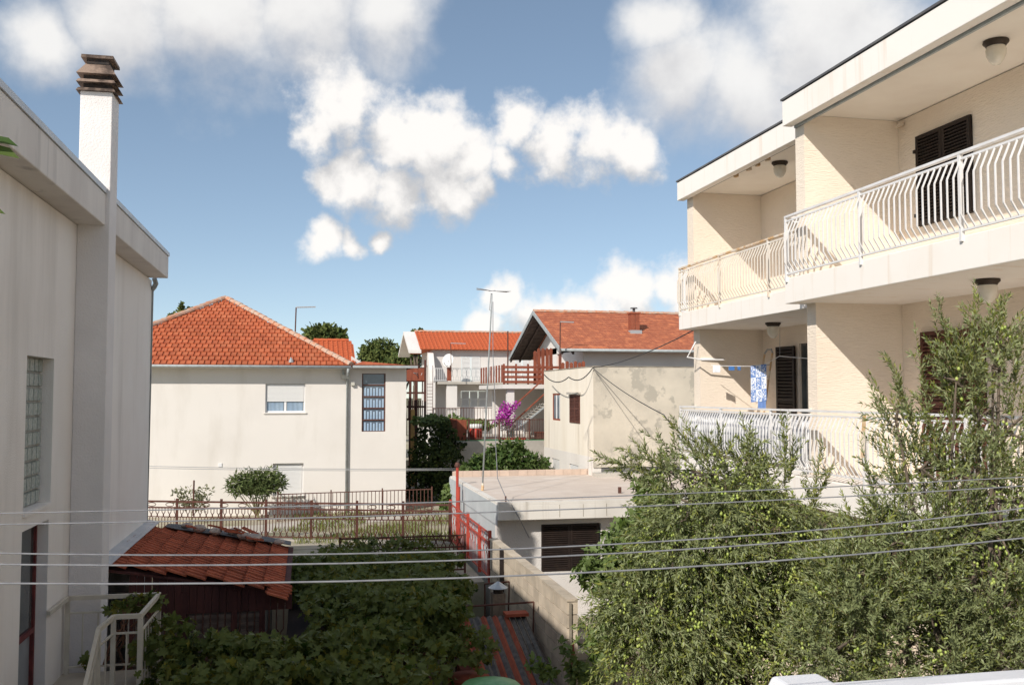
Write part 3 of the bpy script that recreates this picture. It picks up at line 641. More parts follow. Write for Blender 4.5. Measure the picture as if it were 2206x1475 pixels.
# ============================================================ WHITE HIPPED HOUSE
HY = 39.3
def white_house():
    t = thing('hip_roof_house', (-3, HY+4, 1.1), 'white two storey house with orange hipped tile roof', 'house')
    x0, x1 = -9.1, 4.0; ze = 6.93
    A, B, Cc, D = at(572, 826, HY), at(657, 888, HY), at(588, 998, HY), at(653, 1067, HY); Ea, Eb = at(780, 804, HY), at(830, 929, HY)
    h = [(A.x-x0, B.x-x0, B.z-1.1, A.z-1.1), (Cc.x-x0, D.x-x0, D.z-1.1, Cc.z-1.1), (Ea.x-x0, Eb.x-x0, Eb.z-1.1, Ea.z-1.1)]
    mb = wall((x0, HY, 1.1), (1, 0, 0), x1-x0, ze-1.1, h, (0, -1, 0), .3)
    wall((x1-.002, HY+.3, 1.1), (0, 1, 0), 10.5, ze-1.1, [], (1, 0, 0), .3, mb); wall((x0+.002, HY+.3, 1.1), (0, 1, 0), 10.5, ze-1.1, [], (-1, 0, 0), .3, mb)
    wall((x0, HY+10.8, 1.1), (1, 0, 0), x1-x0, ze-1.1, [], (0, 1, 0), .3, mb); mb.build('wall', 'house_white', t)
    window(t, (A.x, HY+.16, B.z), (1, 0, 0), (0, -1, 0), B.x-A.x, A.z-B.z, roll=.62, curtain='curtain_blue')
    window(t, (Cc.x, HY+.2, D.z), (1, 0, 0), (0, -1, 0), D.x-Cc.x, Cc.z-D.z, roll=.97, sash=False)
    MB().box(A.x-.06, B.x+.06, HY-.05, HY-.002, B.z-.05, B.z).build('sill', 'house_white', t); MB().box(Cc.x-.05, D.x+.05, HY-.06, HY-.002, D.z-.06, D.z).build('sill', 'concrete_path', t)
    # stair window: five panes, curtain strips behind
    w = Eb.x-Ea.x; hh = (Ea.z-Eb.z)/5; f = MB()
    for k in (0, 1): f.box(Ea.x+k*(w-.05), Ea.x+.05+k*(w-.05), HY+.04, HY+.1, Eb.z, Ea.z)
    for j in range(6): zz = Eb.z+j*hh; f.box(Ea.x+.05, Eb.x-.05, HY+.04, HY+.1, max(Eb.z, zz-.025), min(Ea.z, zz+.025))
    fo = f.build('stair_window', 'rust_brown', t)
    for j in range(5):
        MB().box(Ea.x+.05, Eb.x-.05, HY+.085, HY+.095, Eb.z+j*hh+.025, Eb.z+(j+1)*hh-.025).build('pane', 'pane_blue', fo)
        if j < 4:
            c = MB()
            for i in range(7): c.box(Ea.x+.1+i*.12, Ea.x+.165+i*.12, HY+.078, HY+.084, Eb.z+j*hh+.03, Eb.z+(j+1)*hh-.1-.04*(i % 2))
            c.build('curtain', 'curtain_blue', fo)
    # roof
    EL, ER, AP = V((-9.45, 38.68, 6.98)), V((1.78, 38.68, 6.98)), V((-3.62, 44.9, 10.15))
    BLk, BRk = V((-9.45, 51.0, 6.98)), V((1.78, 51.0, 6.98)); AP2 = V((-3.62, 45.4, 10.15))
    core = MB(); dz = V((0, 0, -.06))
    core.add([EL+dz, ER+dz, BRk+dz, BLk+dz, AP+dz, AP2+dz], [(0, 1, 4), (1, 2, 5, 4), (2, 3, 5), (3, 0, 4, 5), (3, 2, 1, 0)]); roof = core.build('roof', 'tile_orange_far', t)
    u = V((1, 0, 0)); foot = V((AP.x, EL.y, EL.z)); v = (AP-foot).normalized(); Ls = (AP-foot).length; tw, tl = .232, Ls/18
    me = tile_mesh(tw, tl*1.12, 'flat', 'roof_tile', 'tile_orange'); M0 = frame(EL, u, v); cnt = 0; rest = []
    xa = AP.x-EL.x; W = ER.x-EL.x
    for j in range(18):
        y = j*tl; xl = xa*y/Ls; xr = W-(W-xa)*y/Ls; off = (j % 2)*tw/2
        i0 = int((xl-off)/tw)-1
        for i in range(i0, int((xr-off)/tw)+1):
            x = off+i*tw
            if x < xl-tw*.25 or x+tw > xr+tw*.3: continue
            p = EL+u*x; vis = p.x > -5.9
            M = M0 @ Matrix.Translation((x, y+random.uniform(-.008, .008), random.uniform(0, .006))) @ Matrix.Rotation(random.uniform(-.012, .012), 4, 'Z') @ Matrix.Rotation(-.06, 4, 'X')
            if vis and cnt < 300: inst('roof_tile', me, roof, M); cnt += 1
            else: rest.append(M)
    vs = []; fs = []; base = [v_.co.copy() for v_ in me.vertices]; pf = [tuple(p.vertices) for p in me.polygons]
    for M in rest: b = len(vs); vs += [tuple(M @ c) for c in base]; fs += [tuple(i+b for i in f_) for f_ in pf]
    mb = MB(); mb.add(vs, fs); o = mb.build('roof_tile_field', 'tile_orange', roof); o['kind'] = 'stuff'
    ridge_caps(ER+V((-.05, .05, .03)), AP+V((0, 0, .04)), roof, 'mortar_ridge', r=.13); ridge_caps(EL+V((.05, .05, .03)), AP+V((0, 0, .02)), roof, 'mortar_ridge', r=.14)
    MB().box(EL.x, ER.x-.02, 38.72, HY+10.8, 6.86, 6.915).build('soffit', 'house_white', t)
    MB().tube([(EL.x, 38.64, 6.93), (ER.x-.05, 38.64, 6.92)], .055, 8).build('gutter', 'pipe_grey', t, True)
    # flat roofed stair bay
    fr = MB().box(1.80, 4.45, 38.75, HY+9, 6.945, 7.02).build('flat_roof', 'rust_brown', t)
    MB().box(1.80, 4.40, 38.70, 38.748, 6.90, 6.99).build('gutter', 'pipe_grey', t)
    MB().prism([(1.83, 38.8, 7.02), (3.9, 38.8, 7.025), (2.2, 38.8, 7.16)], (0, 6, 0)).build('roof_cover', 'tile_shed', fr)
    # downpipe, boxes
    x = 1.62; MB().tube([(x, 38.66, 6.88), (x, 38.72, 6.70), (x, HY-.07, 6.55), (x, HY-.07, 1.15)], .055, 8).build('downpipe', 'pipe_grey', t, True)
    MB().box(1.38, 1.72, HY-.2, HY-.002, 6.46, 6.63).build('utility_box', 'box_beige', t); MB().box(1.76, 1.9, HY-.14, HY-.002, 6.20, 6.33).build('junction_box', 'box_beige', t)
    for xx in (1.45, 1.66): MB().tube([(xx, HY-.1, 6.63), (xx, HY-.12, 6.85)], .04, 6).build('conduit', 'pipe_grey', t)
    p = at(474, 1001, HY); MB().box(p.x-.07, p.x+.07, HY-.03, HY-.002, p.z-.07, p.z+.07).build('vent', 'pvc_white', t)
    p = at(627, 781, 38.8); MB().lathe((p.x, 38.9, 7.1), [(.1, 0), (.08, .1), (.04, .14), (.04, .2), (0, .2)], 8).build('roof_vent', 'lead', t)
white_house()
def antenna(name, base, top, arm, label):
    t = thing(name, tuple(base), label, 'antenna')
    MB().tube([base, top], .028, 6).build('mast', 'rust_brown', t); MB().bar(top, arm, .05, .05).build('boom', 'wire_grey', t)
    for k in range(9): p = V(top).lerp(V(arm), .1+.1*k); MB().tube([p+V((0, -.12, 0)), p+V((0, .12, 0))], .008, 4).build('rod', 'wire_grey', t)
antenna('roof_antenna', at(636, 716, 42), at(638, 662, 42), at(680, 661, 42), 'yagi antenna mast on the orange hipped roof')
def small_roof_house():
    t = thing('background_house', (4, 56, 1.1), 'orange tiled roof just behind the hipped house', 'house'); Y = 54
    a, b, c = at(640, 782, Y), at(766, 786, Y), at(676, 734, Y+3.5); d = at(757, 734, Y+3.5)
    MB().box(a.x+.3, b.x-.3, Y+.6, Y+7, 1.1, a.z-.05).build('wall', 'white_far', t)
    rf = MB().add([a, b, d, c, a+V((0, 7, 0)), b+V((0, 7, 0))], [(0, 1, 2, 3), (3, 2, 5, 4), (1, 5, 2), (0, 3, 4), (0, 4, 5, 1)]).build('roof', 'tile_bright', t)
    fo = V((a.x, a.y, a.z)); v = (V((a.x, c.y, c.z))-fo); x1 = lambda y: (b.x-a.x)+(d.x-b.x)*y/v.length
    roof_sheet('roof_tile_field', fo+V((0, 0, .02)), (1, 0, 0), v, b.x-a.x, v.length, .27, .4, 'tile_bright', rf, inside=lambda x, y: x < x1(y))
    ridge_caps(c, d, rf, 'tile_bright', .4, .14)
    p = at(775, 775, Y-1); MB().prism([at(757, 783, Y+.3), at(786, 783, Y+.3), at(757, 767, Y+.3)], (0, 1.5, 0)).build('gable_end', 'white_far', t)
small_roof_house()
# ============================================================ FAR BALCONY HOUSE
def far_house():
    FY = 68; t = thing('far_balcony_house', (12, FY+3, 2.0), 'far white house with orange roof and two long balconies', 'house')
    xl = at(918, 900, FY).x; xr = 18.5; ze = at(930, 752, FY).z; zt = at(905, 716, FY+3.5).z+.1
    bz, lz = at(1000, 822, FY).z, at(1000, 908, FY).z
    q = [at(994, 768, FY+1.2), at(1035, 815, FY+1.2), at(993, 842, FY+1.2), at(1048, 876, FY+1.2), at(1110, 770, FY+1.2), at(1140, 815, FY+1.2)]
    xw = at(932, 800, FY+1.2).x; hs = [(q[i].x-xw, q[i+1].x-xw, q[i+1].z-2 if i == 2 else bz-2.0+.02, q[i].z-2) for i in (0, 2, 4)]
    mb = wall((xw, FY+1.2, 2), (1, 0, 0), xr-xw, ze-2, hs, (0, -1, 0), .3); wall((xw+.002, FY+1.5, 2), (0, 1, 0), 6.5, ze-2, [], (-1, 0, 0), .3, mb)
    mb.build('wall', 'white_far', t)
    ga = MB().prism([(xw, FY+1.2, ze+.003), (xw, FY+8, ze+.003), (xw, FY+4.6, zt-.1)], (.3, 0, 0)).build('gable', 'white_far', t)
    for i in (0, 2, 4):
        z0 = q[i+1].z if i == 2 else bz+.02; wd = q[i+1].x-q[i].x
        for k in range(3 if i == 2 else 2):
            n_ = 3 if i == 2 else 2; louvre(t, 'shutter_leaf', (q[i].x+.03+k*wd/n_, FY+1.25, z0), (1, 0, 0), (0, -1, 0), wd/n_-.05, q[i].z-z0-.02, 18, 'roller')
    # roof with white bargeboard
    oy = 3.4; v = V((0, oy+.5, zt-ze)); x0 = at(905, 716, FY+4).x-.35
    rf = MB().add([(x0, FY+.7, ze), (xr+1, FY+.7, ze), (xr+1, FY+4.6, zt), (x0, FY+4.6, zt), (x0, FY+8.5, ze), (xr+1, FY+8.5, ze)], [(0, 1, 2, 3), (3, 2, 5, 4), (0, 3, 4), (1, 5, 2), (0, 4, 5, 1)]).build('roof', 'tile_bright', t)
    roof_sheet('roof_tile_field', (x0, FY+.66, ze+.02), (1, 0, 0), (0, 3.94, zt-ze), xr+1-x0, V((3.94, zt-ze, 0)).length, .30, .42, 'tile_bright', rf)
    ridge_caps((x0, FY+4.6, zt+.03), (xr, FY+4.6, zt+.03), rf, 'mortar_ridge', .42, .13)
    gx = x0-.85
    for a, b in (((gx, FY+.6, ze-.05), (gx, FY+4.6, zt+.02)), ((gx, FY+4.6, zt+.02), (gx, FY+8.6, ze-.05))):
        a, b = V(a), V(b); MB().add([a, b, b+V((.9, 0, 0)), a+V((.9, 0, 0)), a-V((0, 0, .22)), b-V((0, 0, .22)), b+V((.9, 0, -.22)), a+V((.9, 0, -.22))], [(0, 1, 2, 3), (4, 7, 6, 5), (0, 4, 5, 1), (1, 5, 6, 2), (2, 6, 7, 3), (3, 7, 4, 0)]).build('bargeboard', 'white_far', t)
    # balcony slabs, column, side wall
    xa = at(943, 820, FY-.6).x
    MB().box(xa, xr, FY-.6, FY+1.19, bz-.18, bz).build('balcony_slab', 'concrete_path', t); MB().box(xw-.3, xr, FY-.6, FY+1.19, lz-.2, lz).build('balcony_slab', 'white_far', t)
    p = at(962, 860, FY-.4); MB().box(p.x, p.x+.75, FY-.45, FY-.1, lz, bz-.18).build('column', 'white_far', t)
    MB().prism([(xw-.02, FY-.5, lz), (xw-.02, FY+1.19, lz), (xw-.02, FY+1.19, ze-.1), (xw-.02, FY+.6, ze-.3), (xw-.02, FY-.2, bz+.9), (xw-.02, FY-.5, bz)], (-.4, 0, 0)).build('side_wall', 'white_far', t)
    MB().box(xw-.2, xr, FY-.55, FY+1.1, 2.0, lz-.2).build('base_wall', 'wall_dim', t)
    def rail(x0, x1, z, h, step, m, pat):
        r = MB().box(x0, x1, FY-.57, FY-.53, z+h-.04, z+h).box(x0, x1, FY-.57, FY-.53, z+.06, z+.1).build('railing', m, t)
        n = int((x1-x0)/step)
        b = MB()
        if pat: b.tube([(0, 0, .1), (0, 0, .3), (.09, 0, .5), (.09, 0, .75), (0, 0, h-.05)], .012, 4)
        else: b.tube([(0, 0, .1), (0, 0, h-.03)], .016, 4)
        me = b.mesh('baluster', m)
        for i in range(n+1):
            M = Matrix.Translation((x0+step*i, FY-.55, z))
            if pat and i % 2: M = M @ Matrix.Scale(-1, 4, (1, 0, 0))
            inst('baluster', me, r, M)
        for k in range(int((x1-x0)/2.2)+1): MB().box(x0+2.2*k-.02, x0+2.2*k+.02, FY-.58, FY-.52, z, z+h+.03).build('post', m, r)
    rail(at(972, 800, FY-.55).x, 15.6, bz, .95, .17, 'pipe_grey', True); rail(xa-.3, at(968, 800, FY-.55).x, bz, .95, .14, 'dish_white', False)
    rail(xw-.2, 15.6, lz, 1.0, .2, 'rust_metal', False)
    MB().box(at(963, 790, FY-.6).x, at(972, 790, FY-.6).x, FY-.62, FY-.585, bz+.05, bz+1.0).build('shutter_panel', 'wood_red', t)
    d = thing('satellite_dish', tuple(at(965, 790, FY-.8)), 'white satellite dish on the far house upper balcony', 'dish')
    def dish(c, r, par):
        c = V(c); n = V((-.75, -.95, .35)).normalized(); x = n.cross(V((0, 0, 1))).normalized(); y = x.cross(n); vs = [c-n*.12]; fs = []
        for q_ in (.5, 1):
            for k in range(20): a = k*math.pi/10; vs.append(c+(x*math.cos(a)+y*math.sin(a)*1.08)*r*q_+n*(.12*q_*q_-.12))
        fs = [(0, 1+k, 1+(k+1) % 20) for k in range(20)]+[(1+k, 21+k, 21+(k+1) % 20, 1+(k+1) % 20) for k in range(20)]
        o = MB().add(vs, fs).build('reflector', 'dish_white', par, True); o.modifiers.new('s', 'SOLIDIFY').thickness = .02
        MB().tube([c-n*.1, c+n*.5-y*r*.8], .02, 5).tube([c-y*r, c+n*.5-y*r*.8], .02, 5).build('feed_arm', 'wire_grey', par)
        MB().tube([c-n*.13, c-n*.35+V((0, 0, -.1)), c-n*.35+V((0, 0, -1))], .03, 5).build('mast', 'rust_brown', par)
    dish(at(965, 776, FY-.8), .45, d)
    d2 = thing('satellite_dish', tuple(at(902, 803, 50)), 'small white satellite dish on the rusty steel balcony', 'dish'); dish(at(903, 803, 50), .19, d2)
    return t
far_house()
# rusty steel stair structure between the white house and the passage
def steel_stair():
    Y = 50; t = thing('steel_stair', tuple(at(895, 1050, Y)), 'rusty steel outdoor stair and balcony beside the white house', 'stair')
    t.location.z
    z0 = 1.1
    for px, w in ((884, .12), (897, .14), (916, .1)):
        p = at(px, 800, Y); MB().box(p.x-w/2, p.x+w/2, Y-.1, Y+.1, z0, at(px, 775 if px == 916 else 795, Y).z).build('post', 'rust_metal', t)
    for py in (793, 820, 846, 876, 903):
        a, b = at(876, py, Y), at(918, py, Y); MB().box(a.x, b.x, Y-.08, Y+.08, a.z-.05, a.z+.05).build('beam', 'rust_metal', t)
    a, b = at(876, 793, Y-.1), at(914, 820, Y-.1); MB().box(a.x, b.x, Y-.12, Y-.09, b.z, a.z).build('panel', 'wood_red', t)
    for i in range(9):
        p = at(880+4.3*i, 880, Y-.15); MB().box(p.x-.02, p.x+.02, Y-.17, Y-.13, at(880, 903, Y).z, at(880, 862, Y).z).build('bar', 'rust_brown', t)
    p = at(889, 900, Y-.2); MB().box(p.x-.1, p.x+.1, Y-.3, Y-.2, z0, at(889, 882, Y-.2).z).build('post', 'scaffold_yellow', t)
    for i in range(10):
        p = at(922, 827+7*i, Y+6); MB().box(p.x-.05, p.x+.28, Y+6, Y+6.03, p.z-.012, p.z+.012).build('rung', 'rust_brown', t)
    for dx in (-.05, .28): p = at(922, 827, Y+6); MB().box(p.x+dx-.012, p.x+dx+.012, Y+5.98, Y+6.04, p.z-2, p.z+1.1).build('stile', 'rust_brown', t)
steel_stair()
# ============================================================ GABLE HOUSE
def gable_house():
    XR = 11.7; t = thing('gable_roof_house', (16, 49, 1.1), 'white house with orange gable roof and dark timber overhang', 'house')
    ya, yb, ym = 43.6, 55.3, 49.2; ze, zr = 7.97, 10.2; xe = 27
    xw = 13.0                                     # gable wall set back under the overhang
    y0, y1 = ya+.75, yb-.75
    dw = (48.3-y0, 49.3-y0, 6.25-1.1, 8.3-1.1)
    mb = wall((xw, y0, 1.1), (0, 1, 0), y1-y0, 7.97-1.1, [dw], (-1, 0, 0), .3); wall((xw+.3, y0+.002, 1.1), (1, 0, 0), xe-xw, 7.9-1.1, [], (0, -1, 0), .3, mb)
    mb.build('wall', 'white_far', t)
    MB().prism([(xw, y0, 7.973), (xw, y1, 7.973), (xw, ym, zr-.35)], (.3, 0, 0)).build('gable', 'white_far', t)
    MB().box(xw+.1, xw+.15, 48.3, 49.3, 6.25, 8.3).build('door', 'wood_red', t)
    # roof slabs with thickness
    th = .16; L = math.hypot(ym-ya, zr-ze)
    core = MB()
    for y_, s in ((ya, 1), (yb, -1)):
        p = [(XR, y_, ze-.04), (xe, y_, ze-.04), (xe, ym, zr-.04), (XR, ym, zr-.04)]
        core.add([V(q)-V((0, 0, .06)) for q in p]+[V(q) for q in p], [(3, 2, 1, 0), (4, 5, 6, 7), (0, 1, 5, 4), (1, 2, 6, 5), (2, 3, 7, 6), (3, 0, 4, 7)])
    rf = core.build('roof', 'tile_orange_far', t)
    roof_sheet('roof_tile_field', (XR, ya-.03, ze-.02), (1, 0, 0), (0, ym-ya, zr-ze), xe-XR, L, .26, L/19, 'tile_orange_far', rf, 'flat')
    ridge_caps((XR, ym, zr), (23, ym, zr), rf, 'mortar_ridge', .42, .13)
    # timber underside: boards and rafters of the overhang
    def under(y_):
        a, b = V((XR+.02, y_, ze-.105)), V((XR+.02, ym, zr-.105)); d = (b-a); n = 12
        for k in range(n):
            p, q = a+d*(k/n+.004), a+d*((k+1)/n-.004); w = V((xw-XR-.02, 0, 0)); MB().hexa([p, p+w, q+w, q, p-V((0, 0, .03)), p+w-V((0, 0, .03)), q+w-V((0, 0, .03)), q-V((0, 0, .03))]).build('soffit_board', 'wood_dark', rf)
        for xx in (XR+.06, XR+.6): MB().bar(a+V((xx-XR, 0, -.09)), b+V((xx-XR, 0, -.09)), .08, .12).build('rafter', 'wood_dark', rf)
    under(ya); under(yb)
    for y_ in (ya-.05, yb+.05): MB().bar((XR-.02, y_, ze-.08), (XR-.02, ym, zr-.05), .04, .2).build('bargeboard', 'pipe_grey', rf)
    MB().tube([(XR, ya-.12, ze-.05), (xe, ya-.12, ze-.07)], .07, 8).build('gutter', 'pipe_grey', t, True)
    # chimney
    c0 = at(1366, 706, 46.2); cx, cz = c0.x, c0.z
    ch = MB().box(cx-.22, cx+.22, 46.0, 46.44, cz-.4, cz+.7).build('chimney', 'block_joint', t)
    me = MB().box(-.11, .105, -.012, .012, 0, .062).mesh('brick', 'brick_red'); ml = MB().box(-.012, .012, -.11, .105, 0, .062).mesh('brick', 'brick_red')
    for j in range(13):
        for i in range(2):
            inst('brick', me, ch, Matrix.Translation((cx-.115+.23*i+(.0 if j % 2 else .0), 45.99, cz-.22+j*.072))); inst('brick', ml, ch, Matrix.Translation((cx-.225, 46.11+.22*i, cz-.22+j*.072)))
    MB().box(cx-.28, cx+.28, 45.94, 46.5, cz+.702, cz+.78).build('chimney_top', 'brick_red', ch)
    MB().box(cx-.3, cx+.3, 45.85, 46.6, cz-.42, cz-.14).build('flashing', 'lead', ch)
    MB().lathe((cx, 46.22, cz+.78), [(.07, 0), (.07, .2), (.06, .2)], 10).lathe((cx, 46.22, cz+.98), [(.2, 0), (.17, .05), (0, .07)], 12).build('flue_cowl', 'grey_line', ch)
    # balcony on posts with timber railing
    zb = at(1130, 828, 45.6).z; xa = at(1082, 828, 45.6).x
    MB().box(xa, xw-.002, 45.4, 52, zb-.2, zb).build('balcony_slab', 'white_far', t)
    MB().box(xa+.25, xa+.6, 45.6, 45.95, 1.1, zb-.2).build('column', 'white_far', t); MB().box(xa+.7, xw-.01, 51.5, 51.8, 1.1, zb-.2).build('under_wall', 'white_far', t)
    for j in range(4): MB().box(xa, 11.9+.4, 45.36, 45.40, zb+.06+.24*j, zb+.18+.24*j).build('rail_board', 'wood_red', t)
    for i in range(5): x = xa+.05+i*.6; MB().box(x-.04, x+.04, 45.402, 45.48, zb, zb+1.0).build('rail_post', 'wood_red', t)
    for i in range(9): y = 45.6+.7*i; MB().box(xa-.03, xa+.002, y-.15, y+.15, zb+.1, zb+.95).build('rail_board', 'wood_red', t)
    # tall board screens
    for i, px in enumerate((1153, 1161, 1170, 1179, 1187)):
        p = at(px, 795, 45.9); tp = at(px, 749 if i else 755, 45.9); MB().prism([(p.x-.085, 45.9, zb), (p.x+.085, 45.9, zb), (p.x+.085, 45.9, tp.z-.08), (p.x, 45.9, tp.z), (p.x-.085, 45.9, tp.z-.08)], (0, .04, 0)).build('screen_board', 'wood_red', t)
    for i, px in enumerate((1213, 1222, 1231, 1240, 1249, 1257)):
        p = at(px, 800, 42.9); tp = at(px, 777 if i % 2 else 780, 42.9); MB().prism([(p.x-.08, 42.9, p.z-.4), (p.x+.08, 42.9, p.z-.4), (p.x+.08, 42.9, tp.z-.06), (p.x, 42.9, tp.z), (p.x-.08, 42.9, tp.z-.06)], (0, .04, 0)).build('fence_board', 'wood_red', t)
    # outdoor stair down to the terrace
    s0, s1 = at(1172, 812, 45.0), at(1098, 903, 45.0)
    for dz in (0, -.75): MB().bar(s0+V((.2, 0, dz+.1)), s1+V((0, 0, dz+.45)), .05, .16, up=(0, 1, 0)).build('stair_handrail', 'wood_red', t)
    MB().bar(s0+V((.2, .02, -1.3)), s1+V((0.3, .02, -.5)), .06, .2, up=(0, 1, 0)).build('stair_stringer', 'pipe_grey', t); MB().bar(s0+V((.2, 1.0, -1.3)), s1+V((.3, 1.0, -.5)), .06, .2, up=(0, 1, 0)).build('stair_stringer', 'pipe_grey', t)
    for k in range(11):
        p = (s0+V((.2, 0, -1.3))).lerp(s1+V((.3, 0, -.5)), (k+.5)/11); MB().box(p.x-.14, p.x+.14, p.y+.03, p.y+.98, p.z+.02, p.z+.06).build('tread', 'concrete_path', t)
gable_house()
antenna('roof_antenna', at(1206, 800, 43.0), at(1207, 693, 43.0), at(1236, 694, 43.0), 'thin antenna pole in front of the gable roof')
antenna('roof_antenna', at(972, 800, 66), at(971, 739, 66), at(1003, 740, 66), 'small antenna pole in front of the far house wall')
tag(MB().tube([at(1094, 830, 47), at(1094, 713, 47)], .035, 6).build('thin_pole', 'rust_brown'), 'bare dark pole left of the gable overhang', 'pole')
# terrace with retaining wall
def terrace():
    Y = 44; x0 = at(1003, 950, Y).x; zt = at(1003, 950, Y).z; x1 = 16
    t = thing('garden_terrace', (x0+3, Y+3, 1.1), 'grey stucco terrace wall below the wooden stair', 'terrace')
    MB().box(x0-.42, x1, Y, Y+8, 1.1, zt).build('retaining_wall', 'stucco_grey', t)
    MB().box(x0-.38, x1, Y+.08, Y+1.3, zt+.001, zt+.03).build('carpet', 'carpet_green', t)
    h = 1.0; r = MB().box(x0+.1, x1, Y+.1, Y+.14, zt+h-.04, zt+h).box(x0+.1, x1, Y+.1, Y+.14, zt+.1, zt+.14).build('railing', 'rust_brown', t)
    me = MB().box(-.012, .012, -.012, .012, .1, h-.02).mesh('baluster', 'rust_brown')
    for i in range(44): inst('baluster', me, r, Matrix.Translation((x0+.2+.12*i, Y+.12, zt)))
    for i in range(4): MB().box(x0+.12+1.45*i, x0+.2+1.45*i, Y+.08, Y+.16, zt+.03, zt+h+.03).build('post', 'rust_brown', t)
    MB().box(x0-.35, x0-.3, Y+.3, Y+4, zt+.03, zt+1.0).build('side_panel', 'wood_red', t); MB().box(x0-.3, x0+.1, Y+.28, Y+.31, zt+.03, zt+.98).build('side_panel', 'wood_red', t)
    def chair(x, y, rot, lab):
        c = thing('garden_chair', (x, y, zt+.03), lab, 'chair', 'white plastic chairs on the terrace'); z = zt+.03
        R = Matrix.Translation((x, y, z)) @ Matrix.Rotation(rot, 4, 'Z')
        def B(n, *a):
            me = MB().box(*a).mesh(n, 'plastic_white'); inst(n, me, c, R)
        B('seat', -.24, .24, -.22, .22, .40, .44); B('backrest', -.24, .24, .19, .23, .46, .95)
        for sx in (-1, 1):
            for sy in (-1, 1): B('leg', sx*.21-.025, sx*.21+.025, sy*.19-.025, sy*.19+.025, 0, .40)
            B('armrest', sx*.25-.03, sx*.25+.03, -.2, .2, .62, .65)
    a, b = at(1090, 940, Y+1.2), at(1116, 940, Y+1.2)
    chair(a.x, Y+1.2, 2.8, 'white plastic chair under the bougainvillea'); chair(b.x, Y+1.2, 3.5, 'white plastic chair nearest the cream building')
    p = at(1138, 945, Y+.6); q = thing('flower_pot', (p.x, Y+.6, zt+.03), 'cream flower pot on the terrace edge', 'pot')
    MB().lathe((p.x, Y+.6, zt+.03), [(.0, 0), (.13, 0), (.17, .3), (.19, .3), (.19, .36), (.15, .36), (.14, .2), (0, .2)], 12).build('pot', 'box_beige', q)
    p = at(1150, 945, Y+.6); q = thing('planter_box', (p.x+.25, Y+.6, zt+.03), 'dark brown planter box beside the cream pot', 'planter')
    MB().box(p.x+.05, p.x+.55, Y+.45, Y+.75, zt+.03, zt+.34).build('box', 'rust_brown', q); MB().box(p.x+.03, p.x+.57, Y+.43, Y+.77, zt+.342, zt+.38).build('rim', 'wood_red', q)
    p = at(1025, 940, Y+1); q = thing('storage_drum', (p.x, Y+1, zt+.03), 'red drum with white cover on the terrace corner', 'drum')
    MB().lathe((p.x, Y+1, zt+.03), [(0, 0), (.28, 0), (.3, .3), (.28, .62), (0, .62)], 14).build('drum', 'plastic_red', q, True); MB().lathe((p.x, Y+1, zt+.65), [(.31, -.08), (.34, 0), (.3, .1), (0, .12)], 14).build('cover', 'plastic_white', q, True)
    p = at(1107, 945, Y+.5); tag(MB().box(p.x-.55, p.x+.55, Y+.35, Y+.7, zt+.032, zt+.13).build('trough', 'plastic_red'), 'low red planter trough at the foot of the chairs', 'trough')
terrace()
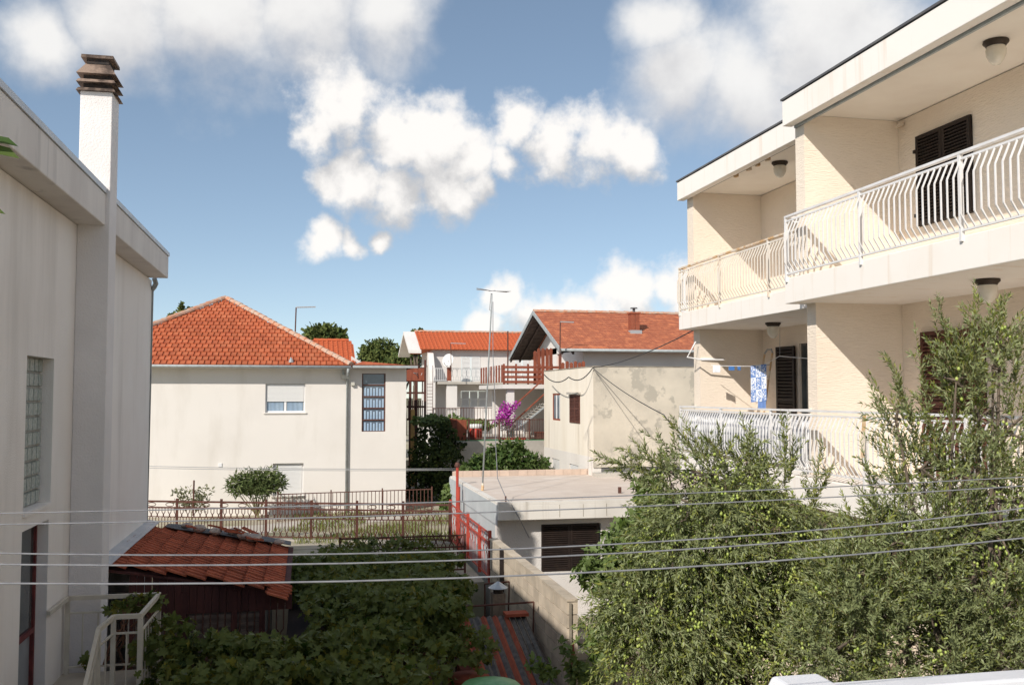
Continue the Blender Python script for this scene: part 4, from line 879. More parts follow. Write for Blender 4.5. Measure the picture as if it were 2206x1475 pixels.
# ============================================================ CREAM WEATHERED BUILDING
def cream_building():
    X = 9.96; ya, yb = 32.7, 39.9; zt = 6.82; t = thing('weathered_building', (13, 36, 1.1), 'flat roofed cream building with peeling stained plaster', 'building')
    A, B = atX(1190, 847, X), atX(1207, 906, X); C, D = atX(1228, 850, X), atX(1250, 912, X); Ee, Ff = atX(1189, 986, X), atX(1206, 1040, X); G, H = atX(1227, 998, X), atX(1247, 1050, X)
    zs = atX(1278, 985, X).z
    h = [(min(p.y, q.y)-ya, max(p.y, q.y)-ya, q.z-zs, p.z-zs) for p, q in ((A, B), (C, D))]
    wall((X, ya, zs), (0, 1, 0), yb-ya, zt-zs, h, (-1, 0, 0), .3).build('wall', 'cream_side', t)
    h2 = [(min(p.y, q.y)-ya, max(p.y, q.y)-ya, q.z-1.1, p.z-1.1) for p, q in ((Ee, Ff), (G, H))]
    wall((X-.003, ya+.05, 1.1), (0, 1, 0), yb-ya-.05, zs-1.1, h2, (-1, 0, 0), .3).build('wall', 'house_white', t)
    wall((X+.002, ya-.002, zs-.35), (1, 0, 0), 12, zt-zs+.35, [], (0, -1, 0), .3).build('wall', 'cream_stained', t)
    MB().box(X+.05, X+12, ya+.3, yb-.01, zt-.25, zt-.02).build('roof', 'concrete_path', t)
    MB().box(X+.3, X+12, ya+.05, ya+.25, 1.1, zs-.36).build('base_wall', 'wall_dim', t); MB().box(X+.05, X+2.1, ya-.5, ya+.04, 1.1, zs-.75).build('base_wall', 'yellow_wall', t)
    MB().box(X-.05, X+5, ya-.6, ya-.01, zs-.7, zs-.52).build('canopy', 'concrete_path', t)
    MB().box(X-.02, X+.18, ya-.02, yb, zt+.001, zt+.03).build('coping', 'grime', t); MB().box(X+.181, X+12, ya-.022, ya+.2, zt+.001, zt+.028).build('coping', 'grime', t)
    f = MB(); y0, y1 = B.y, A.y
    for a, b, c, d in ((y0, y0+.09, B.z, A.z), (y1-.09, y1, B.z, A.z), (y0+.09, y1-.09, B.z, B.z+.07), (y0+.09, y1-.09, A.z-.07, A.z)): f.box(X+.02, X+.1, a, b, c, d)
    fo = f.build('window_frame', 'wood_red', t)
    MB().box(X+.04, X+.09, y0+.09, y1-.09, B.z+.07, A.z-.07).build('pane', 'pane_blue', fo)
    for k in range(2): MB().box(X+.02, X+.038, y0+.09+k*.55, y0+.2+k*.55, B.z+.07, A.z-.07).build('sash', 'pvc_white', fo)
    w = (C.y-D.y)/2
    for k in (0, 1): louvre(t, 'shutter_leaf', (X+.01, D.y+.004+k*w, D.z+.004), (0, 1, 0), (-1, 0, 0), w-.008, C.z-D.z-.01, 17, 'shutter_brown', True)
    MB().box(X-.12, X-.001, D.y-.1, C.y+.1, C.z+.02, C.z+.1).build('shutter_hood', 'concrete_path', t)
    for p, q in ((Ee, Ff), (G, H)): window(t, (X+.1, min(p.y, q.y), q.z), (0, 1, 0), (-1, 0, 0), abs(p.y-q.y), p.z-q.z, roll=.96, sash=False)
cream_building()
# ============================================================ ANNEX
AX = 4.95; AY = 25.2
def annex():
    t = thing('flat_annex', (8, 28, GZ), 'low white annex with flat tiled roof and black shuttered window', 'annex')
    x1 = 14.0; zt = 2.95; wz0, wz1, wx0, wx1 = 1.1, 2.36, 6.2, 7.82
    h = [(wx0-AX, wx1-AX, wz0-GZ, wz1-GZ), (8.52-AX, 9.6-AX, .2, 2.4-GZ)]
    wall((AX+.05, AY, GZ), (1, 0, 0), x1-AX, 2.54-GZ, h, (0, -1, 0), .3).build('wall', 'annex_white', t)
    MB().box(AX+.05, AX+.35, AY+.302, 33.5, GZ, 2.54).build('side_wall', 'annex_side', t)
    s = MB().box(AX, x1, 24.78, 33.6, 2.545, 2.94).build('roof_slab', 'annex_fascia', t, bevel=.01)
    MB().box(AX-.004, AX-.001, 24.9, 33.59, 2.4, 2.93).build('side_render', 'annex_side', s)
    MB().box(AX+.16, x1, 24.97, 33.4, 2.944, 2.962).build('roof_tiles', 'terrace_tile', s)
    MB().box(AX+.002, x1, 24.782, 24.96, 2.942, 3.02).build('front_kerb', 'annex_fascia', s); MB().box(AX+.001, AX+.155, 24.962, 33.4, 2.942, 2.995).build('side_kerb', 'annex_fascia', s)
    me = MB().box(.004, .326, 0, .02, 0, .2).mesh('kerb_tile', 'kerb_tile'); mk = MB().box(AX+.1, x1, 33.4, 33.58, 2.942, 3.14).build('back_kerb', 'kerb_tile', s)
    for i in range(25): inst('kerb_tile', me, mk, Matrix.Translation((AX+.12+.33*i, 33.377, 2.965)))
    w = (wx1-wx0)/2
    for k in (0, 1): louvre(t, 'shutter_leaf', (wx0+.004+k*w, AY+.03, wz0+.005), (1, 0, 0), (0, -1, 0), w-.008, wz1-wz0-.01, 20, 'shutter_dark', True)
    MB().box(8.52, 9.6, AY+.1, AY+.2, -.3, 2.4).build('door', 'shutter_dark', t); MB().box(8.45, 8.56, AY-.05, AY-.002, 1.0, 2.5).build('post', 'shutter_brown', t)
    for x in (6.6, 7.25, 7.9, 8.55): MB().box(x, x+.01, 24.772, 24.779, 2.6, 2.93).build('joint', 'grime', s)
    MB().tube([(AX-.03, 31.2, 2.9), (AX-.03, 31.2, 1.1)], .025, 6).build('drain_pipe', 'pipe_grey', t)
    p = atZ(1335, 1062, 2.96); MB().box(p.x-.04, p.x+.04, p.y-.04, p.y+.04, 2.962, 3.14).build('pipe_stub', 'rust_brown', t)
    p = V((5.2, 25.05, 2.96)); MB().box(p.x-.02, p.x+.02, p.y-.02, p.y+.02, 2.962, 3.15).build('cable_stub', 'rust_brown', t)
    for k, (y0, z) in enumerate(((24.3, -.1), (23.6, -.3), (22.9, -.46))): tag(MB().box(6.0, 10.5, y0, y0+.72-.002, GZ, z).build('step', 'concrete_step', t))
annex()
def antenna_mast():
    b = atZ(1039, 1056, 2.96); tp = at(1060, 632, b.y); t = thing('antenna_mast', tuple(b), 'tall thin antenna mast on the tiled annex roof', 'antenna')
    mid = b.lerp(tp, .93); MB().tube([b, mid, tp], [.026, .022, .016], 6).build('pole', 'pipe_grey', t, True); MB().tube([b, b+V((.02, 0, .22))], .045, 6).build('foot', 'rail_rusty', t)
    MB().bar(tp+V((-.12, -.1, .06)), tp+V((.12, .1, .1)), .02).build('boom', 'wire_grey', t)
    for k in range(7):
        a = -1+k/3; c = tp+V((.04*a, .03*a, .08)); MB().tube([c+V((-.48, .2*a, .02+.03*abs(a))), c, c+V((.52, -.2*a, -.02))], .006, 4).build('rod', 'wire_grey', t)
    MB().tube([tp+V((-.03, 0, 0)), tp+V((-.08, 0, -.5)), tp+V((0, 0, -.55))], .012, 4).build('stay', 'wire_grey', t)
    q = [at(1062, 650, b.y-.2), at(1062, 760, b.y-.6), at(1066, 850, b.y-1.3), at(1068, 960, b.y-2.0), at(1072, 1030, b.y-2.6), V((5.2, 25.05, 3.12)), V((5.3, 24.76, 2.95)), V((5.5, 24.75, 2.6)), V((5.95, 25.3, 1.9)), V((6.15, 25.37, 1.25))]
    tag(MB().tube(q, .012, 5).build('antenna_cable', 'cable_white', None, True), 'loose white cable hanging from the antenna mast to the annex wall', 'cable')
antenna_mast()
# ============================================================ BLOCK WALL, GATE, FENCE
def block_wall():
    X0, X1 = 4.58, 4.78; y0, y1 = 16.7, 24.1; zt = 2.2; t = thing('block_wall', (4.68, 20, GZ), 'bare concrete block wall running beside the annex', 'wall')
    ch = .235; bl = .47; nr = 11
    MB().box(X0+.02, X1-.02, y0+.02, y1-.012, GZ, zt-.045).build('mortar_core', 'block_joint', t)
    hl, hz = bl/2-.009, ch/2-.009
    def bm_(l): 
        return MB().box(-.1, .1, -l, l, -hz, hz).mesh('block', 'block')
    full = bm_(hl); half = bm_(hl/2-.003); rr = random.Random(2)
    for j in range(nr):
        z = zt-.04-ch*(j+.5); off = (j % 2)*bl/2
        y = y0-off
        while y < y1-.05:
            a, b = max(y, y0), min(y+bl, y1); m = full if b-a > bl*.9 else half
            if b-a > .2: inst('block', m, t, Matrix.Translation((4.68+rr.uniform(-.004, .004), (a+b)/2 if m is half else a+bl/2, z)))
            y += bl
    cap = MB()
    yy = y0-.01
    while yy < y1:
        L = rr.uniform(.42, .55); e = min(yy+L, y1); MB().box(X0-.006, X1+.006, yy, e-.008, zt-.038, zt+rr.uniform(0, .012)).build('capping', 'block', t); yy += L
    MB().box(X0-.035, X0-.002, 22.25, 22.62, .9, zt-.01).build('dark_panel', 'shutter_dark', t)
    MB().box(4.62, 4.66, y0-.03, y0-.002, GZ, zt-.06).build('end_joint', 'grime', t)
block_wall()
def hexwires(t, o, u, n, step, z0, z1, zs, r, m):
    """lattice of bent wires: pairs lean together at the heights zs"""
    o, u = V(o), V(u).normalized(); Z = V((0, 0, 1)); mesh = []
    for par in (0, 1):
        b = MB(); s = 1 if par else -1; pts = [Z*z0]; k = 0
        for z in zs: pts += [Z*(z-.1)+(u*0), Z*(z-.03)+u*(s*step*.42), Z*(z+.03)+u*(s*step*.42), Z*(z+.1)]
        pts.append(Z*z1); pts = [pts[0]]+[q for p, q in zip(pts[:-1], pts[1:]) if (q-p).length > .004]; b.tube(pts, r, 4, cap=False); mesh.append(b.mesh('bar', m))
    for i in range(n): inst('bar', mesh[i % 2], t, Matrix.Translation(o+u*(step*i)))
def fence():
    A, B = V((-7.0, 34.35, 1.1)), V((4.52, 30.55, 1.1)); d = B-A; L = d.length; u = d.normalized(); Z = V((0, 0, 1))
    t = thing('iron_fence', tuple(A.lerp(B, .5)), 'long brown iron fence in front of the white hipped house', 'fence')
    b = MB().obox(A+V((0, -.12, -.001)), d, V((0, .24, 0)), Z*.06).build('footing', 'stucco_grey', t)
    for z, w in ((1.22, .06), (1.02, .05), (.12, .04), (.72, .03)): MB().bar(A+Z*z, B+Z*z, w*.7, w).build('rail', 'rust_metal', t)
    hexwires(t, A+u*.1, u, int((L-.2)/.105), .105, .12, 1.02, (.22, .78), .014, 'rust_metal')
    for k in range(9): p = A+u*(L/8*k); MB().box(p.x-.04, p.x+.04, p.y-.04, p.y+.04, 1.1, 2.42).build('post', 'rust_metal', t)
    for k in range(int(L/.62)):                  # scrolls between the two top rails
        p = A+u*(.3+.62*k)+Z*1.12; b = MB(); b.tube([p+u*(.14*math.cos(q))+Z*(.06*math.sin(q)) for q in [i*math.pi/6 for i in range(13)]], .011, 4); b.build('scroll', 'rust_metal', t)
    # second, plain fence behind at the right
    A, B = V((-1.0, 37.2, 1.1)), V((4.9, 38.0, 1.1)); d = B-A; u = d.normalized()
    t = thing('iron_fence', tuple(A.lerp(B, .5)), 'thin plain railing fence close to the white house wall', 'fence')
    for z in (1.0, .1): MB().bar(A+Z*z, B+Z*z, .03, .035).build('rail', 'rust_brown', t)
    me = MB().box(-.013, .013, -.013, .013, 0, 1.0).mesh('bar', 'rust_brown')
    for i in range(int(d.length/.15)): inst('bar', me, t, Matrix.Translation(A+u*(.1+.15*i)))
    for k in range(4): p = A+u*(d.length/3*k); MB().box(p.x-.025, p.x+.025, p.y-.025, p.y+.025, 1.1, 2.2).build('post', 'rust_brown', t)
    # short fence piece in front with dense vines
    A, B = V((.9, 25.6, 1.08)), V((4.2, 25.6, 1.08)); d = B-A; u = d.normalized()
    t = thing('iron_fence', tuple(A), 'low rusty fence piece overgrown by the grape vine', 'fence')
    for z in (1.0, .7, .1): MB().bar(A+Z*z, B+Z*z, .03, .04).build('rail', 'rust_metal', t)
    hexwires(t, A+u*.05, u, 31, .105, .1, 1.0, (.25, .85), .013, 'rust_metal')
    for k in range(3): p = A+u*(d.length/2*k); MB().box(p.x-.025, p.x+.025, p.y-.025, p.y+.025, 1.08, 2.12).build('post', 'rust_metal', t)
fence()
def gate():
    X = 4.6; t = thing('red_gate', (X, 27.7, 1.09), 'bright red metal gate at the end of the block wall', 'gate'); Z = V((0, 0, 1)); b = V((X, 24.12, 1.09)); u = V((0, 1, 0)); L = 6.85
    for k, h in ((.03, 1.3), (1.5, 1.22), (3.4, 1.36), (5.2, 1.22), (6.8, 1.36)): MB().box(X-.04, X+.04, b.y+k-.04, b.y+k+.04, 1.09, 1.09+h).build('post', 'gate_red', t)
    for z in (1.22, .98, .12): MB().box(X-.02, X+.02, b.y+.08, b.y+L-.1, 1.09+z-.02, 1.09+z+.02).build('rail', 'gate_red', t)
    hexwires(t, b+u*.12, u, 30, .22, .12, .98, (.75,), .009, 'gate_red')
    for k in range(11): p = b+u*(.4+.6*k)+Z*1.1; MB().tube([p+u*(.16*math.cos(q))+Z*(.07*math.sin(q)) for q in [i*math.pi/6 for i in range(13)]], .008, 4).build('scroll', 'gate_red', t)
    q = at(985, 1100, 30.5); tp = at(985, 1005, 30.5)
    p = thing('red_pole', (q.x, 30.5, 1.1), 'tall red pipe pole behind the red gate', 'pole')
    MB().tube([(q.x, 30.5, 1.1), (q.x, 30.5, tp.z)], .045, 8).build('pipe', 'gate_red', p); MB().tube([(q.x+.03, 30.45, 1.1), (q.x+.03, 30.45, 2.9)], .06, 8).build('sleeve', 'gate_red', p); MB().lathe((q.x, 30.5, tp.z), [(.09, 0), (.09, .06), (.05, .14), (0, .14)], 8).build('cap', 'rust_brown', p)
gate()
# ============================================================ SHED
def shed():
    t = thing('tiled_shed', (-1.9, 20, GZ), 'low shed with sagging red tile roof against the left house', 'shed')
    O = V((XL+.12, 17.6, 2.93)); E_ = V((-.35, 17.6, 2.40)); v = (O-E_); L = v.length; v.normalize(); u = V((0, -1, 0)); W = 5.3
    nr, nc = 9, 24; tl, tw = L/nr, W/nc; me = tile_mesh(tw, tl*1.12, 'ribs', 'roof_tile', 'tile_shed'); rr = random.Random(4)
    far = V((E_.x, 17.6+W, E_.z)); M0 = frame(far, u, v)
    deck = MB().obox(V((E_.x+.1, 17.7, E_.z-.06)), V((O.x-E_.x-.1, 0, O.z-E_.z-.02)), V((0, W-.2, 0)), V((0, 0, -.04))).build('roof_deck', 'board_dark', t)
    for j in range(nr):
        for i in range(nc):
            if i < 2 and rr.random() < (.75 if i == 0 else .35): continue
            if i > nc-2 and rr.random() < .3: continue
            x = i*tw+(rr.uniform(-.02, .05) if i > nc-4 else 0)+.10*math.sin(j*.9)*(i > nc-5); sag = -.05*math.sin(i/nc*3.1)*math.sin(j/nr*3.1)
            M = M0 @ Matrix.Translation((x, j*tl, sag+rr.uniform(0, .01))) @ Matrix.Rotation(rr.uniform(-.012, .012), 4, 'Z') @ Matrix.Rotation(-.12, 4, 'X'); inst('roof_tile', me, deck, M)
    # right hand eave tiles slipping over the vine
    for k in range(5):
        M = frame(V((E_.x+.05+.02*k, 17.3+.24*k, E_.z-.05)), (0.15, -1, 0), (-.9, -.15, .28)) @ Matrix.Rotation(rr.uniform(-.1, .1), 4, 'Z'); inst('roof_tile', me, deck, M)
    MB().obox((XL+.001, 17.4, 2.93), (.16, 0, -.03), (0, 5.6, 0), (0, 0, .10)).build('flashing', 'zinc', t); MB().obox((XL+.13, 17.4, 2.985), (.12, 0, -.018), (0, 5.55, 0), (0, 0, .012)).build('flashing', 'zinc', t)
    # tar paper and loose tiles at the far verge
    def pt(x, y, dz=0): return V((x, y, 2.93-(x-O.x)/(E_.x-O.x)*.53+dz))
    s = MB(); cols = 10
    P = [[pt(O.x+.35+(E_.x-O.x-.3)*i/cols, 22.2+.22*j+.06*rr.uniform(-1, 1), .075+.03*rr.random()) for j in range(4)] for i in range(cols+1)]
    vs = [p for r_ in P for p in r_]; s.add(vs, [(i*4+j, (i+1)*4+j, (i+1)*4+j+1, i*4+j+1) for i in range(cols) for j in range(3)]); o = s.build('tar_sheet', 'tar_sheet', deck); o.modifiers.new('s', 'SOLIDIFY').thickness = .012
    for k, (x, y, r_) in enumerate(((-2.2, 22.3, .3), (-1.7, 22.5, -.2), (-1.45, 22.2, .2), (-1.2, 22.35, .1), (-1.0, 22.4, -.15), (-1.35, 21.9, .35), (-.9, 21.9, .2))):
        M = frame(pt(x, y, .19+.03*(k % 3)), (math.sin(r_)*.8, -math.cos(r_), .12*(k % 2)), (-math.cos(r_), -math.sin(r_), .16+.25*(k in (3, 4)))); inst('loose_tile', me, deck, M)
    # walls
    b = MB(); yb = 17.75
    n = 22
    for i in range(n):
        x = XL+.5+i*.125; MB().box(x, x+.118, yb, yb+.02, 2.03, 2.84-(x-O.x)/(E_.x-O.x)*.53).build('wall_board', 'board_dark', t)
    MB().box(XL+.5, -.7, yb+.06, yb+.12, GZ, 2.03).build('rear_panel', 'lattice', t)
    for j in range(11): z = 1.95-.15*j; MB().box(XL+.55, -.75, yb+.02, yb+.055, z-.035, z+.035).build('slat', 'lattice', t)
    for x in (XL+.52, -2.05, -1.2, -.72): MB().box(x-.05, x+.05, yb-.012, yb+.05, GZ, 2.4).build('post', 'board_dark', t)
    hexwires(t, V((XL+.6, yb-.005, 0)), (1, 0, 0), 21, .125, .2, 2.03, (.4, .8, 1.2, 1.6), .012, 'rust_brown')
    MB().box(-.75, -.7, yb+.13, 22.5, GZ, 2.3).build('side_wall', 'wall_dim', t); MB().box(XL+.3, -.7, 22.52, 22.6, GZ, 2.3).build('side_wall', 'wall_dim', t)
    # stones weighing the sheet down
    spots = [(-2.55, 22.45, .10), (-2.25, 22.15, .13), (-2.3, 22.35, .08), (-1.9, 22.1, .12), (-1.55, 22.45, .13), (-1.3, 22.0, .12), (-1.1, 21.95, .14), (-.55, 22.0, .10)]
    words = ['flat grey stone nearest the zinc flashing', 'round pale stone beside the first loose tile', 'small dark stone behind the round pale stone', 'long low stone in the middle of the tar sheet', 'stone at the end of the middle loose tile', 'brownish stone left of the palest stone', 'palest large stone before the raised loose tile', 'stone at the right end of the tar sheet']
    for (x, y, r_), wd in zip(spots, words):
        bm = bmesh.new(); bmesh.ops.create_icosphere(bm, subdivisions=2, radius=r_); c = pt(x, y, .1+r_*.55)
        for v_ in bm.verts: v_.co = v_.co*(1+.35*mnoise.noise(v_.co*9+V((x*7, 0, 0)))); v_.co.z *= .65; v_.co.x *= 1.25; v_.co += c
        me2 = bpy.data.meshes.new('stone'); bm.to_mesh(me2); bm.free(); me2.materials.append(MATS['stone'])
        tag(link(bpy.data.objects.new('stone', me2)), wd+' on the shed roof', 'stone', 'stones on the shed roof')
shed()
# ============================================================ LANDING RAILING (left foreground)
def stair_railing():
    t = thing('stair_railing', (-2.7, 14.4, 1.7), 'cream metal railing round the landing of the left house door', 'railing'); Z = V((0, 0, 1)); m = 'stair_cream'
    zt = 2.86; a, b = V((XL+.06, 14.42, zt)), V((-2.12, 15.3, zt)); c = V((-2.16, 13.9, zt)); d = V((-2.5, 13.9, zt)); e = V((-2.62, 13.55, zt-.08)); f = V((-2.62, 11.4, 1.2))
    a = V((XL+.06, 15.3, zt))
    tp = MB().bar(a, b, .05, .06).build('handrail', m, t); MB().bar(b+V((0, .03, 0)), c, .05, .06).build('handrail', m, t); MB().bar(c+V((0, 0, -.001)), d, .05, .06).build('handrail', m, t); MB().bar(d, e, .05, .06).build('handrail', m, t); MB().bar(e, f, .05, .06).build('handrail', m, t)
    MB().bar(a, V((XL+.04, 14.3, zt)), .05, .06).build('handrail', m, t)
    for p, q in ((a, b), (b, c), (c, d), (d, e), (e, f)):
        L = (q-p).length; MB().bar(p-Z*.22, q-Z*.22, .025).build('mid_rail', m, t); MB().bar(p-Z*1.0, q-Z*1.0, .025).build('bottom_rail', m, t)
        n = max(2, int(L/.19))
        for i in range(1, n): s = p.lerp(q, i/n); MB().box(s.x-.009, s.x+.009, s.y-.009, s.y+.009, s.z-1.0, s.z-.22).build('baluster', m, t)
        MB().box(p.x-.03, p.x+.03, p.y-.03, p.y+.03, p.z-1.1, p.z-.03).build('post', m, t)
    ld = thing('landing', (-2.8, 14.6, GZ), 'concrete landing and steps below the left house door', 'landing')
    MB().box(XL+.001, -2.08, 13.6, 15.36, GZ, 1.76).build('platform', 'concrete_step', ld)
    for k in range(10): MB().box(XL+.001, -2.55, 13.6-.26*(k+1), 13.6-.26*k-.002, GZ, 1.76-.18*(k+1)).build('step', 'concrete_step', ld)
stair_railing()
# ============================================================ OUTBUILDING under the vines, lean-to, pergola
def outbuilding():
    t = thing('outbuilding', (1.6, 19, GZ), 'dim grey outbuilding under the grape vine', 'shed')
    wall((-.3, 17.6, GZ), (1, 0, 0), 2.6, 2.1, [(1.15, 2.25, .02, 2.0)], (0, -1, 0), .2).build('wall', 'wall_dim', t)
    MB().box(.85, 1.95, 17.7, 17.75, GZ+.02, 1.38).build('door', 'wood_dark', t); MB().box(.2, .7, 17.56, 17.598, .5, 1.1).build('vent', 'pane_dark', t)
    MB().box(-.3, 2.3, 17.5, 22.9, 1.485, 1.56).build('roof', 'wood_dark', t)
    l = thing('lean_to_roof', (4.0, 15.6, GZ), 'small lean-to with red and grey corrugated strips beside the block wall', 'roof')
    # corrugated sheet made of strips, sloping towards the viewer
    a0, a1 = 3.0, 4.42
    for k in range(12):
        x0 = a0+(a1-a0)*k/12; x1 = a0+(a1-a0)*(k+1)/12-.012; m = 'lean_red' if k in (0, 1, 4, 6, 8) else 'lean_grey'; mid = (x0+x1)/2
        mb = MB().add([(x0, 19.2, 1.35), (mid, 19.2, 1.40), (x1, 19.2, 1.35), (x0, 16.2, .55), (mid, 16.2, .60), (x1, 16.2, .55)], [(0, 1, 4, 3), (1, 2, 5, 4)]); o = mb.build('corrugated_strip', m, l); o.modifiers.new('s', 'SOLIDIFY').thickness = .015
    MB().box(3.95, a1, 19.0, 19.3, 1.40, 1.46).build('ridge_strip', 'lean_red', l); MB().box(a0, a1, 16.2, 19.3, GZ, .5).build('body', 'lean_red', l)
    p = at(1073, 1268, 19.7); c = thing('flue_pipe', (p.x, p.y, GZ), 'short block flue with conical metal cap by the vine', 'flue')
    p.z = 1.3; zc = at(1073, 1266, 19.7).z-.1; MB().box(p.x-.13, p.x+.13, p.y-.14, p.y+.14, GZ, zc).build('stack', 'block_joint', c); MB().lathe((p.x, p.y, zc), [(.1, 0), (.1, .12)], 10).build('pipe', 'soot', c)
    MB().lathe((p.x, p.y, zc+.1), [(.2, 0), (.21, .01), (.03, .13), (0, .14)], 9).build('cone_cap', 'alu_cone', c)
    g = thing('pergola', (2, 18, GZ), 'rusty pipe pergola carrying the grape vine', 'pergola')
    for q, xl_ in ((atX(1097, 1252, 4.45), 3.9), (atX(1150, 1296, 4.45), 2.9), (V((2.2, 15.2, 1.8)), .3)):
        MB().tube([(xl_, q.y, q.z-.03), q], .02, 6).build('crossbar', 'rust_metal', g); MB().tube([q, (q.x-.03, q.y+.12, GZ)], .018, 6).build('post', 'rust_metal', g); MB().tube([(xl_, q.y, q.z-.03), (xl_, q.y, GZ)], .018, 6).build('post', 'rust_metal', g)
    for x in (.7, 1.8): MB().tube([(x, 14.0, 1.75), (x, 23.8, 1.85)], .018, 6).build('purlin', 'rust_metal', g)
    b = MB(); b.tube([(4.6, 16.4, 1.5), (4.62, 16.35, -.1), (5.5, 14.2, -.3)], .03, 6); tag(b.build('handrail_pipe', 'frame_red'), 'dark red pipe handrail at the end of the block wall', 'handrail')
    q = at(1010, 1462, 15.6); tag(MB().lathe((q.x, 15.6, q.z-.25), [(0, 0), (.3, 0), (.34, .25), (.34, .3), (0, .34)], 16).build('water_tub', 'lean_red', None, True), 'round reddish tub in the dark yard', 'tub')
    o = at(1050, 1475, 14.2); bm = MB(); bm.lathe((o.x+.05, 14.2, o.z-.25), [(.0, 0), (.42, .0), (.5, .18), (.42, .26), (.2, .30), (0, .31)], 20); tag(bm.build('green_tarpaulin', 'plastic_green', None, True), 'bright green plastic cover at the bottom of the yard', 'cover')
    q = at(985, 1455, 16); tag(MB().lathe((q.x, 16, GZ), [(0, 0), (.13, 0), (.15, q.z-GZ), (0, q.z-GZ+.03)], 12).build('plastic_drum', 'plastic_red', None, True), 'red plastic drum in the shaded yard', 'drum')
outbuilding()
# ============================================================ PLANTS
def vine(name, label, base, blobs, n, size, m='vine_leaf', kind='grape', flat=.75, stems=18, shell=.55, cat='vine', sub='crown'):
    t = thing(name, base, label, cat); P, d = in_blobs(blobs, n, shell)
    keep = np.array([mnoise.noise(V(p)*1.5) > -.24 for p in P]); P, d = P[keep], d[keep]; k = len(P)
    nn = d*(1-flat)+rng.normal(size=(k, 3))*.45+np.array([-.1, -.25, flat]); a = rng.normal(size=(k, 3)); a[:, 2] -= .55
    leaves(sub, kind, P, a, nn, size*rng.uniform(.55, 1.2, k), size*rng.uniform(.6, 1.2, k), m, t)
    st = MB(); b = V(base)
    for i in range(stems):
        e = V(P[rng.integers(k)]); s = b.lerp(V(blobs[i % len(blobs)][0]), .55) if i > 2 else b; mid = s.lerp(e, .5)+V(rdir(1)[0])*.3
        st.tube([s, s.lerp(mid, .6)+V(rdir(1)[0])*.1, mid, e], [.022, .016, .012, .006], 5)
    st.build('stem', 'vine_stem', t); return t
cb = []
while len(cb) < 86:
    x = random.uniform(-.3, 3.3); y = random.uniform(13.2, 23.8)
    if x < .25 and y < 19.5: continue
    if x > 2.3 and y < 19.3: continue
    if 1.2 < x < 2.6 and y < 14.6: continue
    cb.append((V((x, y, 2.02+.42*mnoise.noise(V((x*.9, y*.7, 1)))-.12*(y > 19))), (random.uniform(.45, .7), random.uniform(.5, .85), random.uniform(.18, .34))))
for x, y in ((2.2, 16.0), (2.2, 17.0), (2.6, 18.9), (2.75, 15.6), (.45, 17.5), (.5, 18.4), (.35, 16.8), (.6, 19.2), (.9, 17.0)): cb.append((V((x, y, 1.75)), (.4, .45, .35)))
for x, y, z in ((3.0, 14.9, 1.1), (3.5, 14.6, .9), (2.7, 14.6, 1.3), (3.9, 15.2, .7)): cb.append((V((x, y, z)), (.35, .35, .35)))
for x in (-.1, .3, .7, 1.0, 2.0): cb.append((V((x, 14.4+.3*math.sin(x*3), 1.55)), (.4, .35, .55)))
for x, y in ((.6, 24.6), (1.2, 24.9), (1.8, 25.2), (2.4, 25.3), (3.0, 25.4), (1.5, 25.5)): cb.append((V((x, y, 1.75)), (.42, .4, .42)))
vine('grape_vine', 'dark grape vine canopy filling the yard between shed and block wall', (1.7, 17.2, GZ), cb, 25000, .125, stems=40)
cb = [(V((x, y, z)), (.55, .5, r)) for x, y, z, r in ((-1.7, 13.4, 1.9, .5), (-1.2, 12.8, 1.95, .5), (-.7, 12.6, 2.05, .5), (-.2, 12.9, 1.95, .5), (.2, 13.2, 1.85, .45), (-1.9, 12.3, 1.5, .5), (-1.2, 12.0, 1.6, .5), (-.5, 11.8, 1.7, .5), (.1, 12.0, 1.55, .45), (-1.85, 14.6, 2.25, .45), (-1.3, 14.4, 2.1, .4), (-.7, 14.3, 2.0, .45), (-.2, 14.5, 1.9, .45), (.25, 14.8, 1.9, .4), (-1.0, 15.2, 1.9, .4), (.55, 12.5, 1.6, .4))]
vine('grape_vine', 'leafy grape vine spilling over the cream landing railing', (-1.5, 13, GZ), cb, 8600, .13, stems=24)
cb = [(V((-2.95, 15.2, 2.55)), (.28, .1, .2)), (V((-2.75, 15.2, 2.3)), (.25, .1, .22)), (V((-2.5, 15.25, 2.75)), (.3, .1, .12)), (V((-3.1, 15.2, 1.95)), (.06, .06, .07)), (V((-2.2, 15.2, 2.8)), (.2, .12, .12))]
vine('grape_vine', 'small grape vine twining through the far landing railing', (-2.6, 15.45, 1.76), cb, 260, .13, flat=.25, stems=9, shell=.1)
cb = [(at(x, y, Y), r) for x, y, Y, r in ((940, 940, 44.5, (1.1, .8, .8)), (965, 950, 44, (.8, .7, 1.0)), (935, 1000, 43, (1.0, .8, 1.0)), (960, 1010, 43, (.9, .8, 1.2)), (915, 985, 43.5, (.7, .7, .8)), (930, 1050, 43, (1.2, .8, .8)), (905, 1040, 44, (.8, .6, .9)))]
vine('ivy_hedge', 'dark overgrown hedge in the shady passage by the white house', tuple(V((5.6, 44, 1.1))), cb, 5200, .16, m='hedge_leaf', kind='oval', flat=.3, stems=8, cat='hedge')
cb = [(at(x, y, 47), (.75, .8, .22)) for x, y in ((915, 906), (935, 903), (955, 907), (975, 905), (985, 915), (1000, 912), (1025, 915), (1040, 912))]
vine('pergola_vine', 'sunlit yellow green vine on the pergola before the far house', tuple(V((6.2, 47, 1.1))), cb, 1500, .2, m='fig_leaf', kind='oval', flat=.5, stems=5)
